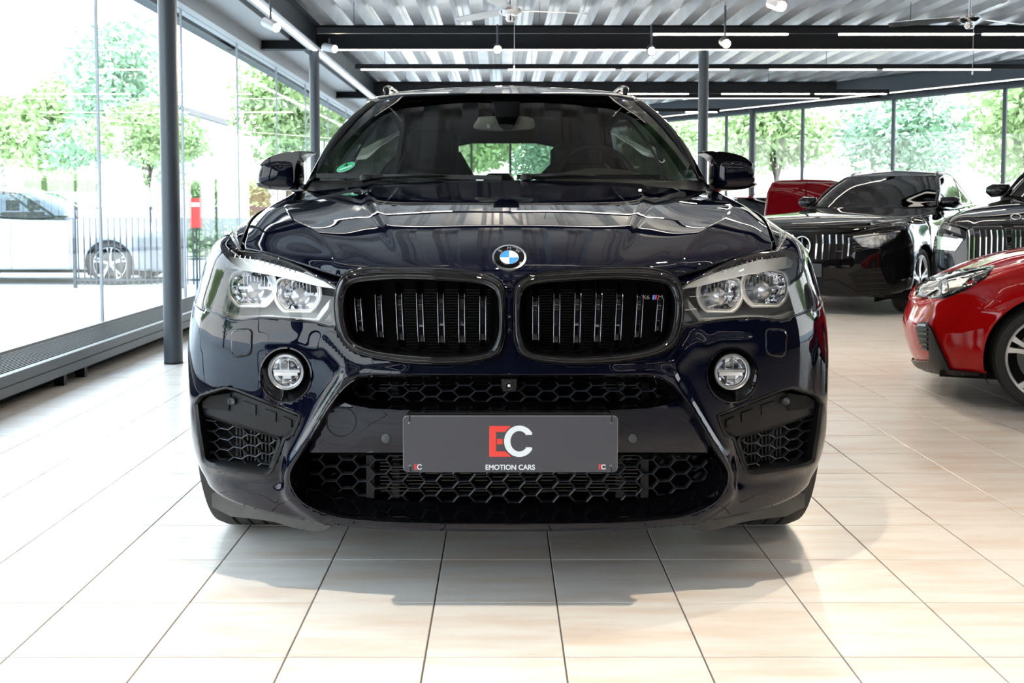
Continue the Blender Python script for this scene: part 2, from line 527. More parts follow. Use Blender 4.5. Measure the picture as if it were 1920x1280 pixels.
def slab(poly, Yf, thick, name, m, parent, off, flipx=False, step=14.0, label=None, bevel=0.0, smooth=False, space=True):
    """polygon in pixel coordinates laid on the depth function Yf(x,z)->Y, given real thickness"""
    poly = list(poly)
    lo = np.min(poly, 0); hi = np.max(poly, 0)
    gx = np.arange(lo[0] + step / 2, hi[0], step); gy = np.arange(lo[1] + step / 2, hi[1], step)
    inner = []
    if len(gx) and len(gy):
        X, Y_ = np.meshgrid(gx, gy); G = np.c_[X.ravel(), Y_.ravel()]
        ok = inpoly(G, poly) & (polydist(G, poly) > step * 0.4); inner = G[ok]
    uv, F = cdt_fill(poly, [], inner)
    P = []
    for (a, b) in uv:
        Y = 2.8
        for _ in range(6):
            q = W(a, b, Y); Y = Yf(q[0], q[2]) if space else Yf(a, b)
        P.append(W(a, b, Y))
    P = np.array(P); F = F[:, ::-1]
    # orientation: face camera (-Y)
    a, b, c = P[F[0]]
    if np.cross(b - a, c - a)[1] > 0: F = F[:, ::-1]
    if flipx: P[:, 0] *= -1; F = F[:, ::-1]
    o = link_mesh(name, P - np.array(off), F, m, parent, smooth, label)
    md = o.modifiers.new('thickness', 'SOLIDIFY'); md.thickness = thick; md.offset = -1.0
    if bevel:
        bv = o.modifiers.new('bevel', 'BEVEL'); bv.width = bevel; bv.segments = 2; bv.limit_method = 'ANGLE'; bv.angle_limit = 0.7
    return o
# ================================================================ SETTING
TS = 0.3335
YG = [ground(957, y)[1] for y in (1231, 1130, 1049)]
Y0T = YG[0]
TSY = (YG[2] - YG[0]) / 2
M_GROUT = mat('grout', (0.16, 0.15, 0.14), 0.8)
def tile_mat():
    m = bpy.data.materials.new('floor_tile_ceramic'); m.use_nodes = True; nt = m.node_tree; b = nt.nodes['Principled BSDF']
    g = nt.nodes.new('ShaderNodeNewGeometry')
    mp = nt.nodes.new('ShaderNodeMapping'); mp.inputs['Scale'].default_value = (2.2, 13.0, 1.0)
    n = nt.nodes.new('ShaderNodeTexNoise'); n.inputs['Scale'].default_value = 1.0; n.inputs['Detail'].default_value = 4; n.inputs['Roughness'].default_value = 0.6
    oi = nt.nodes.new('ShaderNodeObjectInfo')
    ad = nt.nodes.new('ShaderNodeVectorMath'); ad.operation = 'ADD'
    cb = nt.nodes.new('ShaderNodeCombineXYZ')
    mu = nt.nodes.new('ShaderNodeMath'); mu.operation = 'MULTIPLY'; mu.inputs[1].default_value = 31.0
    nt.links.new(oi.outputs['Random'], mu.inputs[0]); nt.links.new(mu.outputs[0], cb.inputs[2])
    nt.links.new(g.outputs['Position'], mp.inputs[0]); nt.links.new(mp.outputs[0], ad.inputs[0]); nt.links.new(cb.outputs[0], ad.inputs[1])
    nt.links.new(ad.outputs[0], n.inputs['Vector'])
    r = nt.nodes.new('ShaderNodeValToRGB')
    e = r.color_ramp.elements
    e[0].position = 0.42; e[0].color = (0.76, 0.735, 0.70, 1)
    e[1].position = 0.72; e[1].color = (0.65, 0.55, 0.47, 1)
    nt.links.new(n.outputs['Fac'], r.inputs[0])
    nt.links.new(r.outputs[0], b.inputs['Base Color'])
    b.inputs['Roughness'].default_value = 0.28
    b.inputs['Specular IOR Level'].default_value = 0.5
    MATS['tile'] = m
    return m
M_TILE = tile_mat()
floor = MB().box(-3.3, -9, -0.06, 17, 34, -0.006).build('floor', M_GROUT)
floor['kind'] = 'structure'
def tile_geo(cx, cy, g=0.0045):
    w = TS / 2 - g / 2; h = TSY / 2 - g / 2; b = 0.0009
    v = [(cx - w, cy - h, -0.012), (cx + w, cy - h, -0.012), (cx + w, cy + h, -0.012), (cx - w, cy + h, -0.012),
         (cx - w, cy - h, -b), (cx + w, cy - h, -b), (cx + w, cy + h, -b), (cx - w, cy + h, -b),
         (cx - w + b, cy - h + b, 0), (cx + w - b, cy - h + b, 0), (cx + w - b, cy + h - b, 0), (cx - w + b, cy + h - b, 0)]
    f = [(0, 1, 5, 4), (1, 2, 6, 5), (2, 3, 7, 6), (3, 0, 4, 7), (4, 5, 9, 8), (5, 6, 10, 9), (6, 7, 11, 10), (7, 4, 8, 11), (8, 9, 10, 11)]
    return v, f
cells = []
for i in range(-12, 50):
    for j in range(-32, 92):
        cx = 0.1484 + (i + 0.5) * TS; cy = Y0T + (j + 0.5) * TSY
        if cx < -2.95 or cx > 16: continue
        # beyond the oblique glass wall there is no indoor floor
        if (cx - 8.24) * 0.83 + (cy - 16) * 0.558 > -0.05: continue
        vis = 0
        if cy > 1.9:
            px = PCX + cx / cy * FPX; py = 385 + CAMH / cy * FPX
            if -60 < px < 1980 and py < 1340:
                under = (abs(cx) < 0.85 and 3.4 < cy < 7.4)
                vis = (1 / cy ** 3) * (0.02 if under else 1)
        cells.append((vis, cx, cy))
cells.sort(key=lambda c: -c[0])
v, f = tile_geo(0, 0)
tme = bpy.data.meshes.new('tile'); tme.from_pydata(v, [], f); tme.materials.append(M_TILE)
for (_, cx, cy) in cells[:300]:
    o = bpy.data.objects.new('tile', tme); COL.objects.link(o); o.parent = floor; o.location = (cx, cy, 0)
mb = MB()
for (_, cx, cy) in cells[300:]:
    mb.add(*tile_geo(cx, cy))
link_mesh('tile_field', mb.v, mb.f, M_TILE, floor, kind='stuff')

# --- left glass wall: podium, panes, columns
XG = -3.04
HEAD = 2.93
fr = MB()
fr.box(XG - 0.08, -8, HEAD, XG + 0.10, 32.5, HEAD + 0.16).box(XG - 0.14, -8, HEAD + 0.16, XG + 0.45, 32.5, HEAD + 0.22)
fr.box(XG - 0.05, -8, 0.12, XG + 0.03, 32.5, 0.20)
wl = fr.build('wall_left', M_LSTEEL); wl['kind'] = 'structure'
MULL = []
yy = 7.74 - 2.03 * 8
gm = MB()
pane_y = []
while yy < 32:
    MULL.append(yy); yy += 2.02
win = link_mesh('window_1', [(0, 0, 0)], [], None); win['kind'] = 'structure'
win.data.clear_geometry()
b = MB()
for y in MULL: b.box(XG - 0.008, y - 0.008, 0.19, XG + 0.012, y + 0.008, HEAD)
b2 = b
win = b2.build('window_1', mat('joint_silver', (0.30, 0.33, 0.36), 0.4)); win['kind'] = 'structure'
pm = bpy.data.meshes.new('pane'); pb = MB().box(-0.006, 0.006, 0.19, 0.006, 2.014, HEAD)
pm.from_pydata(pb.v, [], pb.f); pm.materials.append(M_PANE)
for y in MULL[:-1]:
    o = bpy.data.objects.new('pane', pm); COL.objects.link(o); o.parent = win; o.location = (XG, y, 0)
for o_ in [o for o in bpy.data.objects if o.type == 'MESH' and len(o.data.vertices) == 0]: bpy.data.objects.remove(o_)

pod = thing('podium', 'low dark steel podium with a black grating top along the left glass wall', 'platform', (-2.8, 8, 0))
def O(o): return tuple(o.location)
MB().box(-2.99, -6, 0.075, -2.60, 26, 0.155).box(-2.64, -6, 0.155, -2.60, 26, 0.19).build('frame', M_STEEL, pod, O(pod))
MB().box(-2.597, -6, 0.128, -2.594, 26, 0.131).build('joint', M_DSTEEL, pod, O(pod))
g = MB()
for k in range(13):
    x = -2.985 + k * 0.0275; g.box(x, -6, 0.160, x + 0.008, 26, 0.187)
y = -6
while y < 26:
    g.box(-2.985, y, 0.158, -2.645, y + 0.012, 0.178); y += 0.10
o = g.build('grating', mat('grating_black', (0.03, 0.033, 0.038), 0.4, 0.4), pod, O(pod)); o['kind'] = 'stuff'
MB().box(-2.98, -6, 0.0, -2.74, 26, 0.075).build('recess_shade', M_DARK, pod, O(pod))  # near-black block paints the shade in the gap under the podium
fm = bpy.data.meshes.new('foot'); fb = MB().box(-0.03, -0.02, 0, 0.03, 0.02, 0.076); fm.from_pydata(fb.v, [], fb.f); fm.materials.append(M_DSTEEL)
for y in (3.0, 4.6, 6.05, 6.35, 9.0, 12, 15, 18):
    o = bpy.data.objects.new('foot', fm); COL.objects.link(o); o.parent = pod; o.location = (-2.66 + 2.8, y - 8, 0)

def column(x, y, label, r=0.062, top=2.98):
    t = thing('column', label, 'column', (x, y, 0), group='round steel columns')
    MB().lathe([(0, 0), (r, 0), (r, top), (0, top)], 40, axis='z').build('shaft', M_STEEL, t, smooth=True, sharp=40)
    MB().lathe([(0, 0.0), (r * 1.02, 0.0), (r * 1.02, 0.012), (0, 0.012)], 32, axis='z').build('base_ring', M_DSTEEL, t, smooth=True, sharp=40)
    return t
column(-2.255, 6.9, 'thick grey round column in front of the left windows, nearest the camera')
column(-2.30, 12.5, 'grey round column behind the left door mirror of the navy car')
column(2.46, 12.5, 'grey round column behind the right door mirror of the navy car')
column(4.98, 20.3, 'slim grey column standing by the back glass wall left of the dark red car')
column(-2.28, 1.3, 'grey round column by the left windows beside the camera')
column(-2.28, -4.3, 'grey round column by the left windows behind the camera')

# --- ceiling deck: ribs run away from the camera
CZ = 3.27
def deck(x0, x1, y0, y1):
    P = 0.36; prof = []
    x = x0
    while x < x1:
        prof += [(x, CZ), (x + 0.15, CZ), (x + 0.19, CZ + 0.14), (x + 0.235, CZ + 0.14), (x + 0.25, CZ + 0.13), (x + 0.265, CZ + 0.14), (x + 0.32, CZ + 0.14)]
        x += P
    v = []; f = []
    for (a, z) in prof:
        v += [(a, y0, z), (a, max(y0 + .01, min(y1, 16.35 - (a - 8.24) * 1.487)), z)]
    for i in range(len(prof) - 1):
        f.append((2 * i, 2 * i + 1, 2 * i + 3, 2 * i + 2))
    return v, f
v, f = deck(-3.6, 19, -9, 36)
m_deck = mat('galvanised_deck', (0.80, 0.81, 0.83), 0.28, 0.6, var=0.08, vscale=3)
ce = link_mesh('ceiling', v, f, m_deck)
ce['kind'] = 'structure'
md = ce.modifiers.new('t', 'SOLIDIFY'); md.thickness = 0.003
MB().loops([[(x, y, z) for x, y in ((-3.7, -9.2), (19.0, -9.2), (19.0, .7), (13.0, 9.6), (-3.7, 34.4))] for z in (3.60, 3.65)], True, True).build('roof_slab', M_DSTEEL)['kind'] = 'structure'
bpy.data.objects['roof_slab'].name = 'ceiling_upper'

def ibeam_x(x0, x1, y, z0, z1, name, m, parent=None):
    w = 0.075
    b = MB().box(x0, y - w, z0, x1, y + w, z0 + 0.014).box(x0, y - w, z1 - 0.014, x1, y + w, z1).box(x0, y - 0.006, z0, x1, y + 0.006, z1)
    return b.build(name, m, parent)
def ibeam_seg(a, b_, z0, z1, m, name='beam'):
    a = Vector((a[0], a[1], 0)); b_ = Vector((b_[0], b_[1], 0)); mid = (z0 + z1) / 2
    q = MB()
    q.bar(a + Vector((0, 0, z0 + 0.007)), b_ + Vector((0, 0, z0 + 0.007)), 0.15, 0.014)
    q.bar(a + Vector((0, 0, z1 - 0.007)), b_ + Vector((0, 0, z1 - 0.007)), 0.15, 0.014)
    q.bar(a + Vector((0, 0, mid)), b_ + Vector((0, 0, mid)), 0.012, z1 - z0 - 0.028)
    return q.build(name, m)
k = 1
for y in (-4.3, 1.3, 6.9, 12.5, 18.1, 23.7):
    xr = min(18, 8.24 - (y - 16) / 0.83 * 0.558) - 0.15
    o = ibeam_x(-3.35, xr, y, 2.975, 3.262, 'trim_%d' % k, M_DSTEEL); o['kind'] = 'structure'; k += 1
# longitudinal beams on the column lines
for (x, y1) in ((-2.28, 30), (-3.35, 31.5)):
    o = ibeam_seg((x, -8), (x, y1), 2.977, 3.262, M_STEEL, 'trim_%d' % k); o['kind'] = 'structure'; k += 1
MB().box(-2.355, -8, 2.966, -2.205, 30, 2.976).build('trim_%d' % k, M_LSTEEL)['kind'] = 'structure'; k += 1
# eaves beam along the oblique wall + window head
d_ = Vector((-0.558, 0.83)).normalized(); n_ = Vector((0.83, 0.558)).normalized()
WB = Vector((8.24, 16.0))
A_ = WB - d_ * 8.2; B_ = WB + d_ * 20.5
def obl(off, s): p = WB + d_ * s + n_ * off; return (p.x, p.y)
o = ibeam_seg(obl(-0.75, -8.2), obl(-0.75, 20), 2.977, 3.262, M_STEEL, 'trim_%d' % k); o['kind'] = 'structure'; k += 1
q = MB(); q.bar((*obl(0, -8.5), 3.10), (*obl(0, 20.6), 3.10), 0.10, 0.33); q.bar((*obl(-0.05, -8.5), 2.98), (*obl(-0.05, 20.6), 2.98), 0.14, 0.07)
q.bar((*obl(0, -8.5), 0.04), (*obl(0, 20.6), 0.04), 0.10, 0.08)
o = q.build('wall_back', M_STEEL); o['kind'] = 'structure'
b = MB(); ss = []
pxs = [1878, 1671, 1502, 1360]
def s_of_px(px):
    t = (px - PCX) / FPX    # X = t*Y ; X = 8.24-.558..s
    return (WB.x - t * WB.y) / (t * d_.y - d_.x)
ss = [s_of_px(p) for p in pxs]
stp = (ss[-1] - ss[0]) / 3
lst = [ss[0] - stp * k2 for k2 in range(4, 0, -1)] + ss + [ss[-1] + stp * k2 for k2 in range(1, 8)]
for s in lst:
    if s < -8.3 or s > 20.5: continue
    p = obl(0, s); b.bar((p[0], p[1], 0.08), (p[0], p[1], 2.95), 0.035, 0.06, up=(d_.x, d_.y, 0))
win2 = b.build('window_2', M_STEEL); win2['kind'] = 'structure'
for s0, s1 in zip(lst[:-1], lst[1:]):
    if s0 < -8.3 or s1 > 20.6: continue
    a = obl(0, s0 + 0.02); c = obl(0, s1 - 0.02)
    MB().bar((*a, 1.51), (*c, 1.51), 0.01, 2.86).build('pane', M_PANE, win2)
# dark back wall behind the camera and on the near right
MB().box(-3.4, -9.1, 0, 17.2, -9.0, 3.3).build('wall_rear', mat('rear_wall_grey', (0.045, 0.045, 0.05), 0.6))['kind'] = 'structure'
MB().box(17.0, -9.1, 0, 17.1, 3.5, 3.3).build('wall_right', MATS['rear_wall_grey'])['kind'] = 'structure'
b = MB()
for y in np.arange(3.5, 9.9, 2.05): b.box(12.78, y, 0, 12.84, y + 0.05, 2.95)
b.box(12.76, -9, 2.95, 12.9, 9.3, 3.26)
o = b.build('window_3', M_STEEL); o['kind'] = 'structure'
MB().box(12.79, 3.5, 0.02, 12.80, 9.3, 2.95).build('pane', M_PANE, o)
MB().box(12.76, -9, 0, 12.86, 3.5, 2.95).build('wall_side', MATS['rear_wall_grey'])['kind'] = 'structure'

# --- suspended linear lamps
TUBES = []
def linear_lamp(y, x0, x1, z, label, pats, ptx=0.0):
    t = thing('linear_lamp', label, 'ceiling lamp', ((x0 + x1) / 2, y, z), group='suspended black linear lamps')
    off = O(t)
    MB().box(x0, y - 0.022, z - 0.03, x1, y + 0.022, z + 0.035).build('housing', M_DSTEEL, t, off)
    xs = x0 + 0.08
    i = 0
    while xs < x1 - 0.3:
        ln = 1.45
        e = min(xs + ln, x1 - 0.05)
        if pats is None or pats[i % len(pats)]:
            MB().box(xs, y - 0.017, z - 0.046, e, y + 0.017, z - 0.030).build('tube', M_TUBE, t, off)
        xs += ln + (0.55 if i % 2 == 0 else 0.10); i += 1
    for x in np.arange(x0 + 0.4, x1, 2.0): MB().tube([(x, y, z + 0.03), (x, y, CZ - 0.004)], 0.003, 6).build('suspension_wire', M_DSTEEL, t, off)
def xr_of(y): return min(12.5, 8.24 - (y - 16) / 0.83 * 0.558 - 1.0)
linear_lamp(11.05, -2.0, 8.3, 2.96, 'long black linear lamp hanging in front of the nearest dark ceiling beam', [0, 0, 1, 1, 1, 1, 1])
linear_lamp(13.9, -2.0, 8.1, 2.96, 'long black linear lamp just behind the nearest dark ceiling beam', [1, 1, 1, 1, 1])
linear_lamp(16.9, -2.0, 6.4, 2.96, 'black linear lamp third in depth, above the roof of the navy car', None)
linear_lamp(20.2, -2.0, 4.3, 2.96, 'farthest black linear lamp near the back glass wall', None)
linear_lamp(8.2, -2.0, 10.8, 2.96, 'black linear lamp hanging above the bonnet of the navy car', None)
linear_lamp(2.6, -2.0, 10.8, 2.96, 'black linear lamp hanging above the front bumper of the navy car', None)
linear_lamp(-0.4, -2.0, 10.8, 2.96, 'black linear lamp hanging just behind the camera', None)
linear_lamp(-3.2, -2.0, 10.8, 2.96, 'black linear lamp hanging farthest behind the camera', None)
def glow_strip(a, b_, z, label):  # adds a glowing strip where a lower beam flange looks brightly lit
    t = thing('flange_glow', label, 'glowing strip', (a[0], a[1], z), group='added glowing strips on the beam flanges')
    MB().bar((a[0], a[1], z), (b_[0], b_[1], z), 0.05, 0.008).build('glow_bar', M_FLANGEGLOW, t, O(t))
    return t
glow_strip((-2.2, 12.46), (9.3, 12.46), 2.969, 'thin white glowing strip added for the lit flange of the nearest dark ceiling beam')
glow_strip((-2.2, 18.06), (5.6, 18.06), 2.969, 'thin white glowing strip added for the lit flange of the dark ceiling beam behind the car roof')
glow_strip((-1.35, 6.86), (1.55, 6.86), 2.969, 'thin white glowing strip added under the unseen ceiling beam over the windscreen')  # unseen strip, added and cut short for its windscreen reflection
glow_strip(obl(-0.75, -7.8), obl(-0.75, 17.0), 2.971, 'thin white glowing strip added for the lit flange above the back glass wall')
glow_strip((-2.28, -8), (-2.28, 29), 2.962, 'white glowing strip added for the lit flange of the beam over the left row of columns')
# --- spotlights
def spot(loc, aim, label, power=60, hot=True, track=True):
    t = thing('spotlight', label, 'spotlight', loc, group='ceiling spotlights')
    a = Vector(aim) - Vector(loc); a.normalize()
    q = a.to_track_quat('Z', 'Y').to_matrix()
    def R(pts): return [tuple(q @ Vector(p)) for p in pts]
    m = MB().lathe([(0, -0.20), (0.040, -0.20), (0.046, -0.19), (0.046, 0.0), (0.040, 0.0), (0.038, -0.006)], 24, axis='z')
    m.v = R(m.v); m.build('head', M_LSTEEL if not hot else M_DSTEEL, t, smooth=True, sharp=40)
    m = MB().lathe([(0.0, -0.004), (0.038, -0.004), (0.038, -0.008), (0, -0.008)], 24, axis='z'); m.v = R(m.v)
    m.build('lens', M_SPOTFACE, t)
    top = 2.965 - loc[2]
    back = q @ Vector((0, 0, -0.10))
    MB().tube([back, (back.x, back.y, back.z + 0.10), (back.x, back.y, max(top, back.z + 0.11))], 0.010, 8).build('stem', M_STEEL, t)
    if power:
        d = bpy.data.lights.new('spot_beam', 'SPOT'); d.energy = power; d.color = (1.0, 0.85, 0.66); d.spot_size = math.radians(95); d.spot_blend = 1.0; d.shadow_soft_size = 0.03
        l = bpy.data.objects.new('spot_beam', d); COL.objects.link(l); l.parent = t
        l.location = a * 0.01; l.rotation_euler = (-a).to_track_quat('Z', 'Y').to_euler()
    return t
spot(WP(933, 93, 10.6), (0.1, 1.0, 0.3), 'bright ceiling spotlight shining above the middle of the car roof', 260)
spot(WP(1222, 96, 10.6), (0.8, 1.0, 0.3), 'bright ceiling spotlight in the middle of the three in a row', 170)
spot(WP(1362, 82, 9.6), (1.5, 1.0, 0.3), 'bright ceiling spotlight on the right, above the right column', 170)
spot(WP(1466, 12, 8.0), (3.5, 1.5, 0.2), 'small pale ceiling spotlight at the top edge right of centre', 90, False)
_a = WP(519, 52, 9.2); _b = WP(628, 92, 11.6)
spot(_a, (_a[0] + 1, _a[1] - .9, _a[2] - .55), 'pale cylindrical spotlight on the left, nearest the camera', 60, False)
spot(_b, (_b[0] + 1, _b[1] - .9, _b[2] - .3), 'pale cylindrical spotlight on the left, above the second column', 60, False)

spot((-0.03, 1.95, 2.90), (0.0, 2.35, 0.0), 'ceiling spotlight straight above the nose of the navy car', 155, True)
spot((1.45, 3.3, 2.90), (1.3, 2.3, 0.0), 'ceiling spotlight above the right headlight of the navy car', 70, True)
spot((2.9, 2.2, 2.90), (2.7, 2.4, 0.0), 'ceiling spotlight above the floor between the navy and red cars', 55, True)
spot((-1.5, 3.4, 2.90), (-1.2, 2.3, 0.0), 'ceiling spotlight above the left headlight of the navy car', 40, True)
spot((3.4, 7.6, 2.90), (3.3, 8.4, 0.0), 'ceiling spotlight in front of the star-emblem SUV', 110, True)
# --- ceiling fans
def fan(loc, rz, label):
    t = thing('ceiling_fan', label, 'fan', loc, rz, 'chrome ceiling fans')
    MB().lathe([(0, -0.07), (0.03, -0.065), (0.045, -0.04), (0.03, -0.02), (0.07, -0.01), (0.10, 0.02), (0.09, 0.045), (0.03, 0.06), (0.012, 0.07), (0.012, CZ - loc[2] - 0.05), (0.05, CZ - loc[2] - 0.04), (0.055, CZ - loc[2])], 28, axis='z').build('motor', M_CHROME, t, smooth=True, sharp=35)
    for k2 in range(3):
        a = k2 * 2 * math.pi / 3; ca, sa = math.cos(a), math.sin(a)
        v = []
        for (r, w) in ((0.09, 0.03), (0.2, 0.05), (0.45, 0.065), (0.66, 0.055), (0.70, 0.02)):
            for (s2, dz) in ((-1, -0.012), (1, 0.012)):
                for th in (0, 0.006):
                    x_, y_ = r, s2 * w
                    v.append((x_ * ca - y_ * sa, x_ * sa + y_ * ca, 0.03 + dz + th))
        f_ = []
        for i in range(4):
            b0 = i * 4; b1 = b0 + 4
            f_ += [(b0, b1, b1 + 2, b0 + 2), (b0 + 1, b0 + 3, b1 + 3, b1 + 1), (b0, b0 + 1, b1 + 1, b1), (b0 + 2, b1 + 2, b1 + 3, b0 + 3)]
        f_ += [(0, 2, 3, 1), (16, 17, 19, 18)]
        MB().add(v, f_).build('blade', M_ALU, t)
    MB().tube([(0.03, -0.02, -0.05), (0.03, -0.02, -0.45)], 0.0015, 5).tube([(0.03, -0.02, -0.45), (0.03, -0.02, -0.48)], 0.007, 8).build('pull_cord', M_ALU, t)
    return t
fan(WP(957, 26, 8.9), 0.25, 'chrome three-blade ceiling fan above the middle of the navy car')
fan(WP(1818, 40, 9.3), 0.5, 'chrome three-blade ceiling fan at the upper right')
# ================================================================ MAIN CAR (nose towards the camera, axis along +Y)
CX = 0.018
Y0 = 2.62
car = thing('car', 'big dark navy coupe SUV facing the camera in the centre, with dark show plate', 'car', (CX, Y0 + 2.4, 0))
OFF = (0, Y0 + 2.4, 0)          # meshes are modelled about x=0; the root carries CX

def S_net():
    plan = [(0, 0), (.20, .006), (.40, .032), (.58, .088), (.73, .155), (.86, .25), (.94, .36), (.982, .48), (.995, .66), (.995, .95), (.978, 1.45), (.968, 2.1), (.968, 3.0), (.99, 3.75), (.97, 4.35), (.86, 4.75), (.55, 4.88), (0, 4.90)]
    rows = [(.20, .27, .075, .966), (.27, .32, .045, .985), (.36, .40, .018, 1.0), (.47, .50, 0, 1.0), (.60, .62, 0, 1.0), (.70, .74, .008, .993), (.78, .86, .020, .965), (.84, .95, .035, .935)]
    top = [(0, .035, .862), (.20, .048, .862), (.40, .105, .868), (.50, .155, .885), (.60, .205, .92), (.70, .27, .945), (.778, .35, .95), (.80, .43, .98), (.84, .68, 1.03), (.862, .95, 1.065), (.88, 1.55, 1.115), (.885, 2.1, 1.13), (.88, 3.0, 1.17), (.85, 3.75, 1.20), (.78, 4.35, 1.20), (.65, 4.70, 1.17), (.40, 4.84, 1.15), (0, 4.88, 1.14)]
    net = []
    sb = [0, 0, 0, .1, .3, .55, .8, .95, 1, 1, 1, 1, 1, 1, .9, .6, .3, .2]
    for k, (x, y) in enumerate(plan):
        col = []
        for (zf, zs, q, wf) in rows:
            b = sb[k]; w = 1 - (1 - wf) * min(1, b * 1.2)
            if k >= 9 and wf < .97 and zs > .8: w = 1 - (1 - wf) * 0.45
            qq = q * (1 - b) if k < 14 else -q
            col.append((x * w, Y0 + y + qq + (0.03 * b * (1 - wf) * 10 if 4 < k < 9 else 0), zf * (1 - b) + zs * b))
        t = top[k]; col.append((t[0], Y0 + t[1], t[2]))
        net.append(col)
    return net

def px_gauss(poly, sigma, amp):
    q = np.array(poly, float)
    def f(DX, PY):
        P = np.c_[np.abs(DX), PY]
        d = polydist(P, q, closed=False)
        return amp * np.exp(-(d / sigma) ** 2)
    return f
RIDGES = [
    px_gauss(smooth_poly([(300, 706), (330, 752), (368, 815), (402, 868), (420, 898), (402, 932), (350, 970)], 5, False), 13, 0.016),
    px_gauss([(437, 745), (432, 800), (436, 860), (428, 905)], 15, -0.018),
    px_gauss([(200, 700), (300, 697), (352, 640)], 14, 0.006),
    px_gauss([(360, 655), (395, 640), (450, 640)], 12, 0.004),
    px_gauss([(575, 600), (590, 660), (590, 740)], 12, 0.004),
    px_gauss([(440, 905), (500, 905), (560, 890)], 11, -0.007),
]
def s_disp(P):
    DX, PY = proj(P)
    near = (P[:, 1] < Y0 + 0.75)
    out = np.zeros(len(P))
    if near.any():
        for r in RIDGES: out[near] += r(DX[near], PY[near])
        out[near] *= np.clip((Y0 + 0.75 - P[near, 1]) / 0.15, 0, 1)
    return out
S = Surf(S_net(), disp=s_disp, step=0.0085)
_n = S.normal(np.array([0.05]), np.array([0.3]))
if _n[0][1] > 0:      # make the normal point out of the body
    _old = S.normal
    S.normal = lambda u, v, e=0.002: -_old(u, v, e)
    S_FLIP = True
else: S_FLIP = False

def T_net():
    r = [[(0, .035, .866), (.15, .04, .866), (.27, .06, .867), (.37, .09, .869), (.46, .135, .882), (.58, .195, .917), (.69, .265, .945), (.772, .345, .952)],
         [(0, .045, .905), (.15, .05, .905), (.285, .072, .905), (.385, .105, .907), (.475, .152, .915), (.60, .228, .942), (.70, .295, .959), (.782, .375, .964)],
         [(0, .09, .945), (.15, .095, .944), (.30, .12, .941), (.40, .153, .941), (.49, .20, .944), (.61, .275, .963), (.712, .345, .976), (.792, .43, .979)],
         [(0, .21, .988), (.16, .213, .986), (.33, .235, .983), (.44, .265, .982), (.535, .305, .984), (.645, .372, .993), (.74, .44, 1.0), (.811, .53, .999)],
         [(0, .43, 1.037), (.18, .433, 1.035), (.38, .45, 1.031), (.52, .475, 1.028), (.64, .52, 1.028), (.72, .565, 1.030), (.785, .62, 1.030), (.836, .69, 1.027)],
         [(0, .73, 1.087), (.21, .732, 1.085), (.43, .75, 1.079), (.60, .775, 1.074), (.72, .81, 1.071), (.78, .84, 1.069), (.825, .88, 1.066), (.857, .95, 1.060)],
         [(0, 1.08, 1.133), (.24, 1.085, 1.131), (.49, 1.10, 1.124), (.66, 1.13, 1.117), (.78, 1.17, 1.109), (.82, 1.19, 1.103), (.85, 1.22, 1.097), (.870, 1.28, 1.090)],
         [(0, 1.36, 1.170), (.25, 1.37, 1.167), (.52, 1.39, 1.158), (.70, 1.43, 1.148), (.81, 1.49, 1.136), (.845, 1.50, 1.130), (.865, 1.515, 1.122), (.876, 1.53, 1.113)]]
    net = [[(p[0], Y0 + p[1], p[2]) for p in [r[j][i] for j in range(8)]] for i in range(8)]
    return net
def crease(P, pts, f):
    q = np.array(pts, float)
    xc = np.interp(P[:, 1] - Y0, q[:, 0], q[:, 1]); return f(np.abs(P[:, 0]) - xc)
def sstep(x): x = np.clip(x, 0, 1); return x * x * (3 - 2 * x)
def t_disp(P):
    y = P[:, 1] - Y0; fade = sstep((y - .10) / .22)
    dome = crease(P, [(.05, .27), (.12, .295), (.235, .33), (.45, .38), (.75, .45), (1.1, .505), (1.4, .54)], lambda d: 0.0085 * (1 - sstep((d + .006) / .030)))
    out = crease(P, [(.13, .47), (.20, .49), (.30, .54), (.52, .66), (.80, .755), (1.17, .815), (1.5, .85)],
                 lambda d: 0.010 * np.exp(-np.abs(d) / .055) * np.where(d > 0, 1, 1) - 0.004 * np.exp(-((d + .12) / .09) ** 2))
    sm = sstep((y - .06) / .15)
    return dome * fade + out * sm
T = Surf(T_net(), disp=t_disp, step=0.009)
_n = T.normal(np.array([0.05]), np.array([0.6]))
if _n[0][2] < 0:
    _oldT = T.normal
    T.normal = lambda u, v, e=0.002: -_oldT(u, v, e)
    T_FLIP = True
else: T_FLIP = False

# ---- outlines in picture coordinates about the car's centre line
KO = [(12, 536), (8, 561), (8, 600), (10, 640), (26, 667), (88, 681), (178, 681), (249, 671), (294, 657), (317, 632), (326, 603), (328, 561), (320, 529), (301, 511), (256, 502), (176, 502), (87, 507), (35, 517)]
KI = [(24, 548), (19, 580), (20, 623), (32, 653), (54, 664), (124, 669), (195, 665), (257, 656), (293, 640), (306, 614), (311, 575), (306, 547), (292, 531), (256, 525), (192, 522), (90, 527), (45, 533)]
HL = [(322, 540), (347, 524), (390, 500), (432, 484), (462, 474), (498, 468), (530, 469), (549, 487), (562, 527), (572, 560), (571, 576), (545, 588), (510, 600), (468, 596), (420, 598), (371, 603), (326, 611), (322, 571)]
FOG_C = (419, 700)
DUCT = [(589, 757), (578, 741), (532, 727), (512, 731), (392, 779), (398, 796), (406, 814), (422, 821), (436, 862), (446, 885), (458, 890), (507, 883), (562, 872), (574, 864), (583, 810)]
MOUTH_R = [(0, 705), (150, 705), (262, 706), (290, 713), (312, 730), (337, 762), (362, 803), (384, 842), (404, 872), (411, 892), (405, 917), (384, 943), (341, 963), (291, 973), (190, 979), (0, 981)]

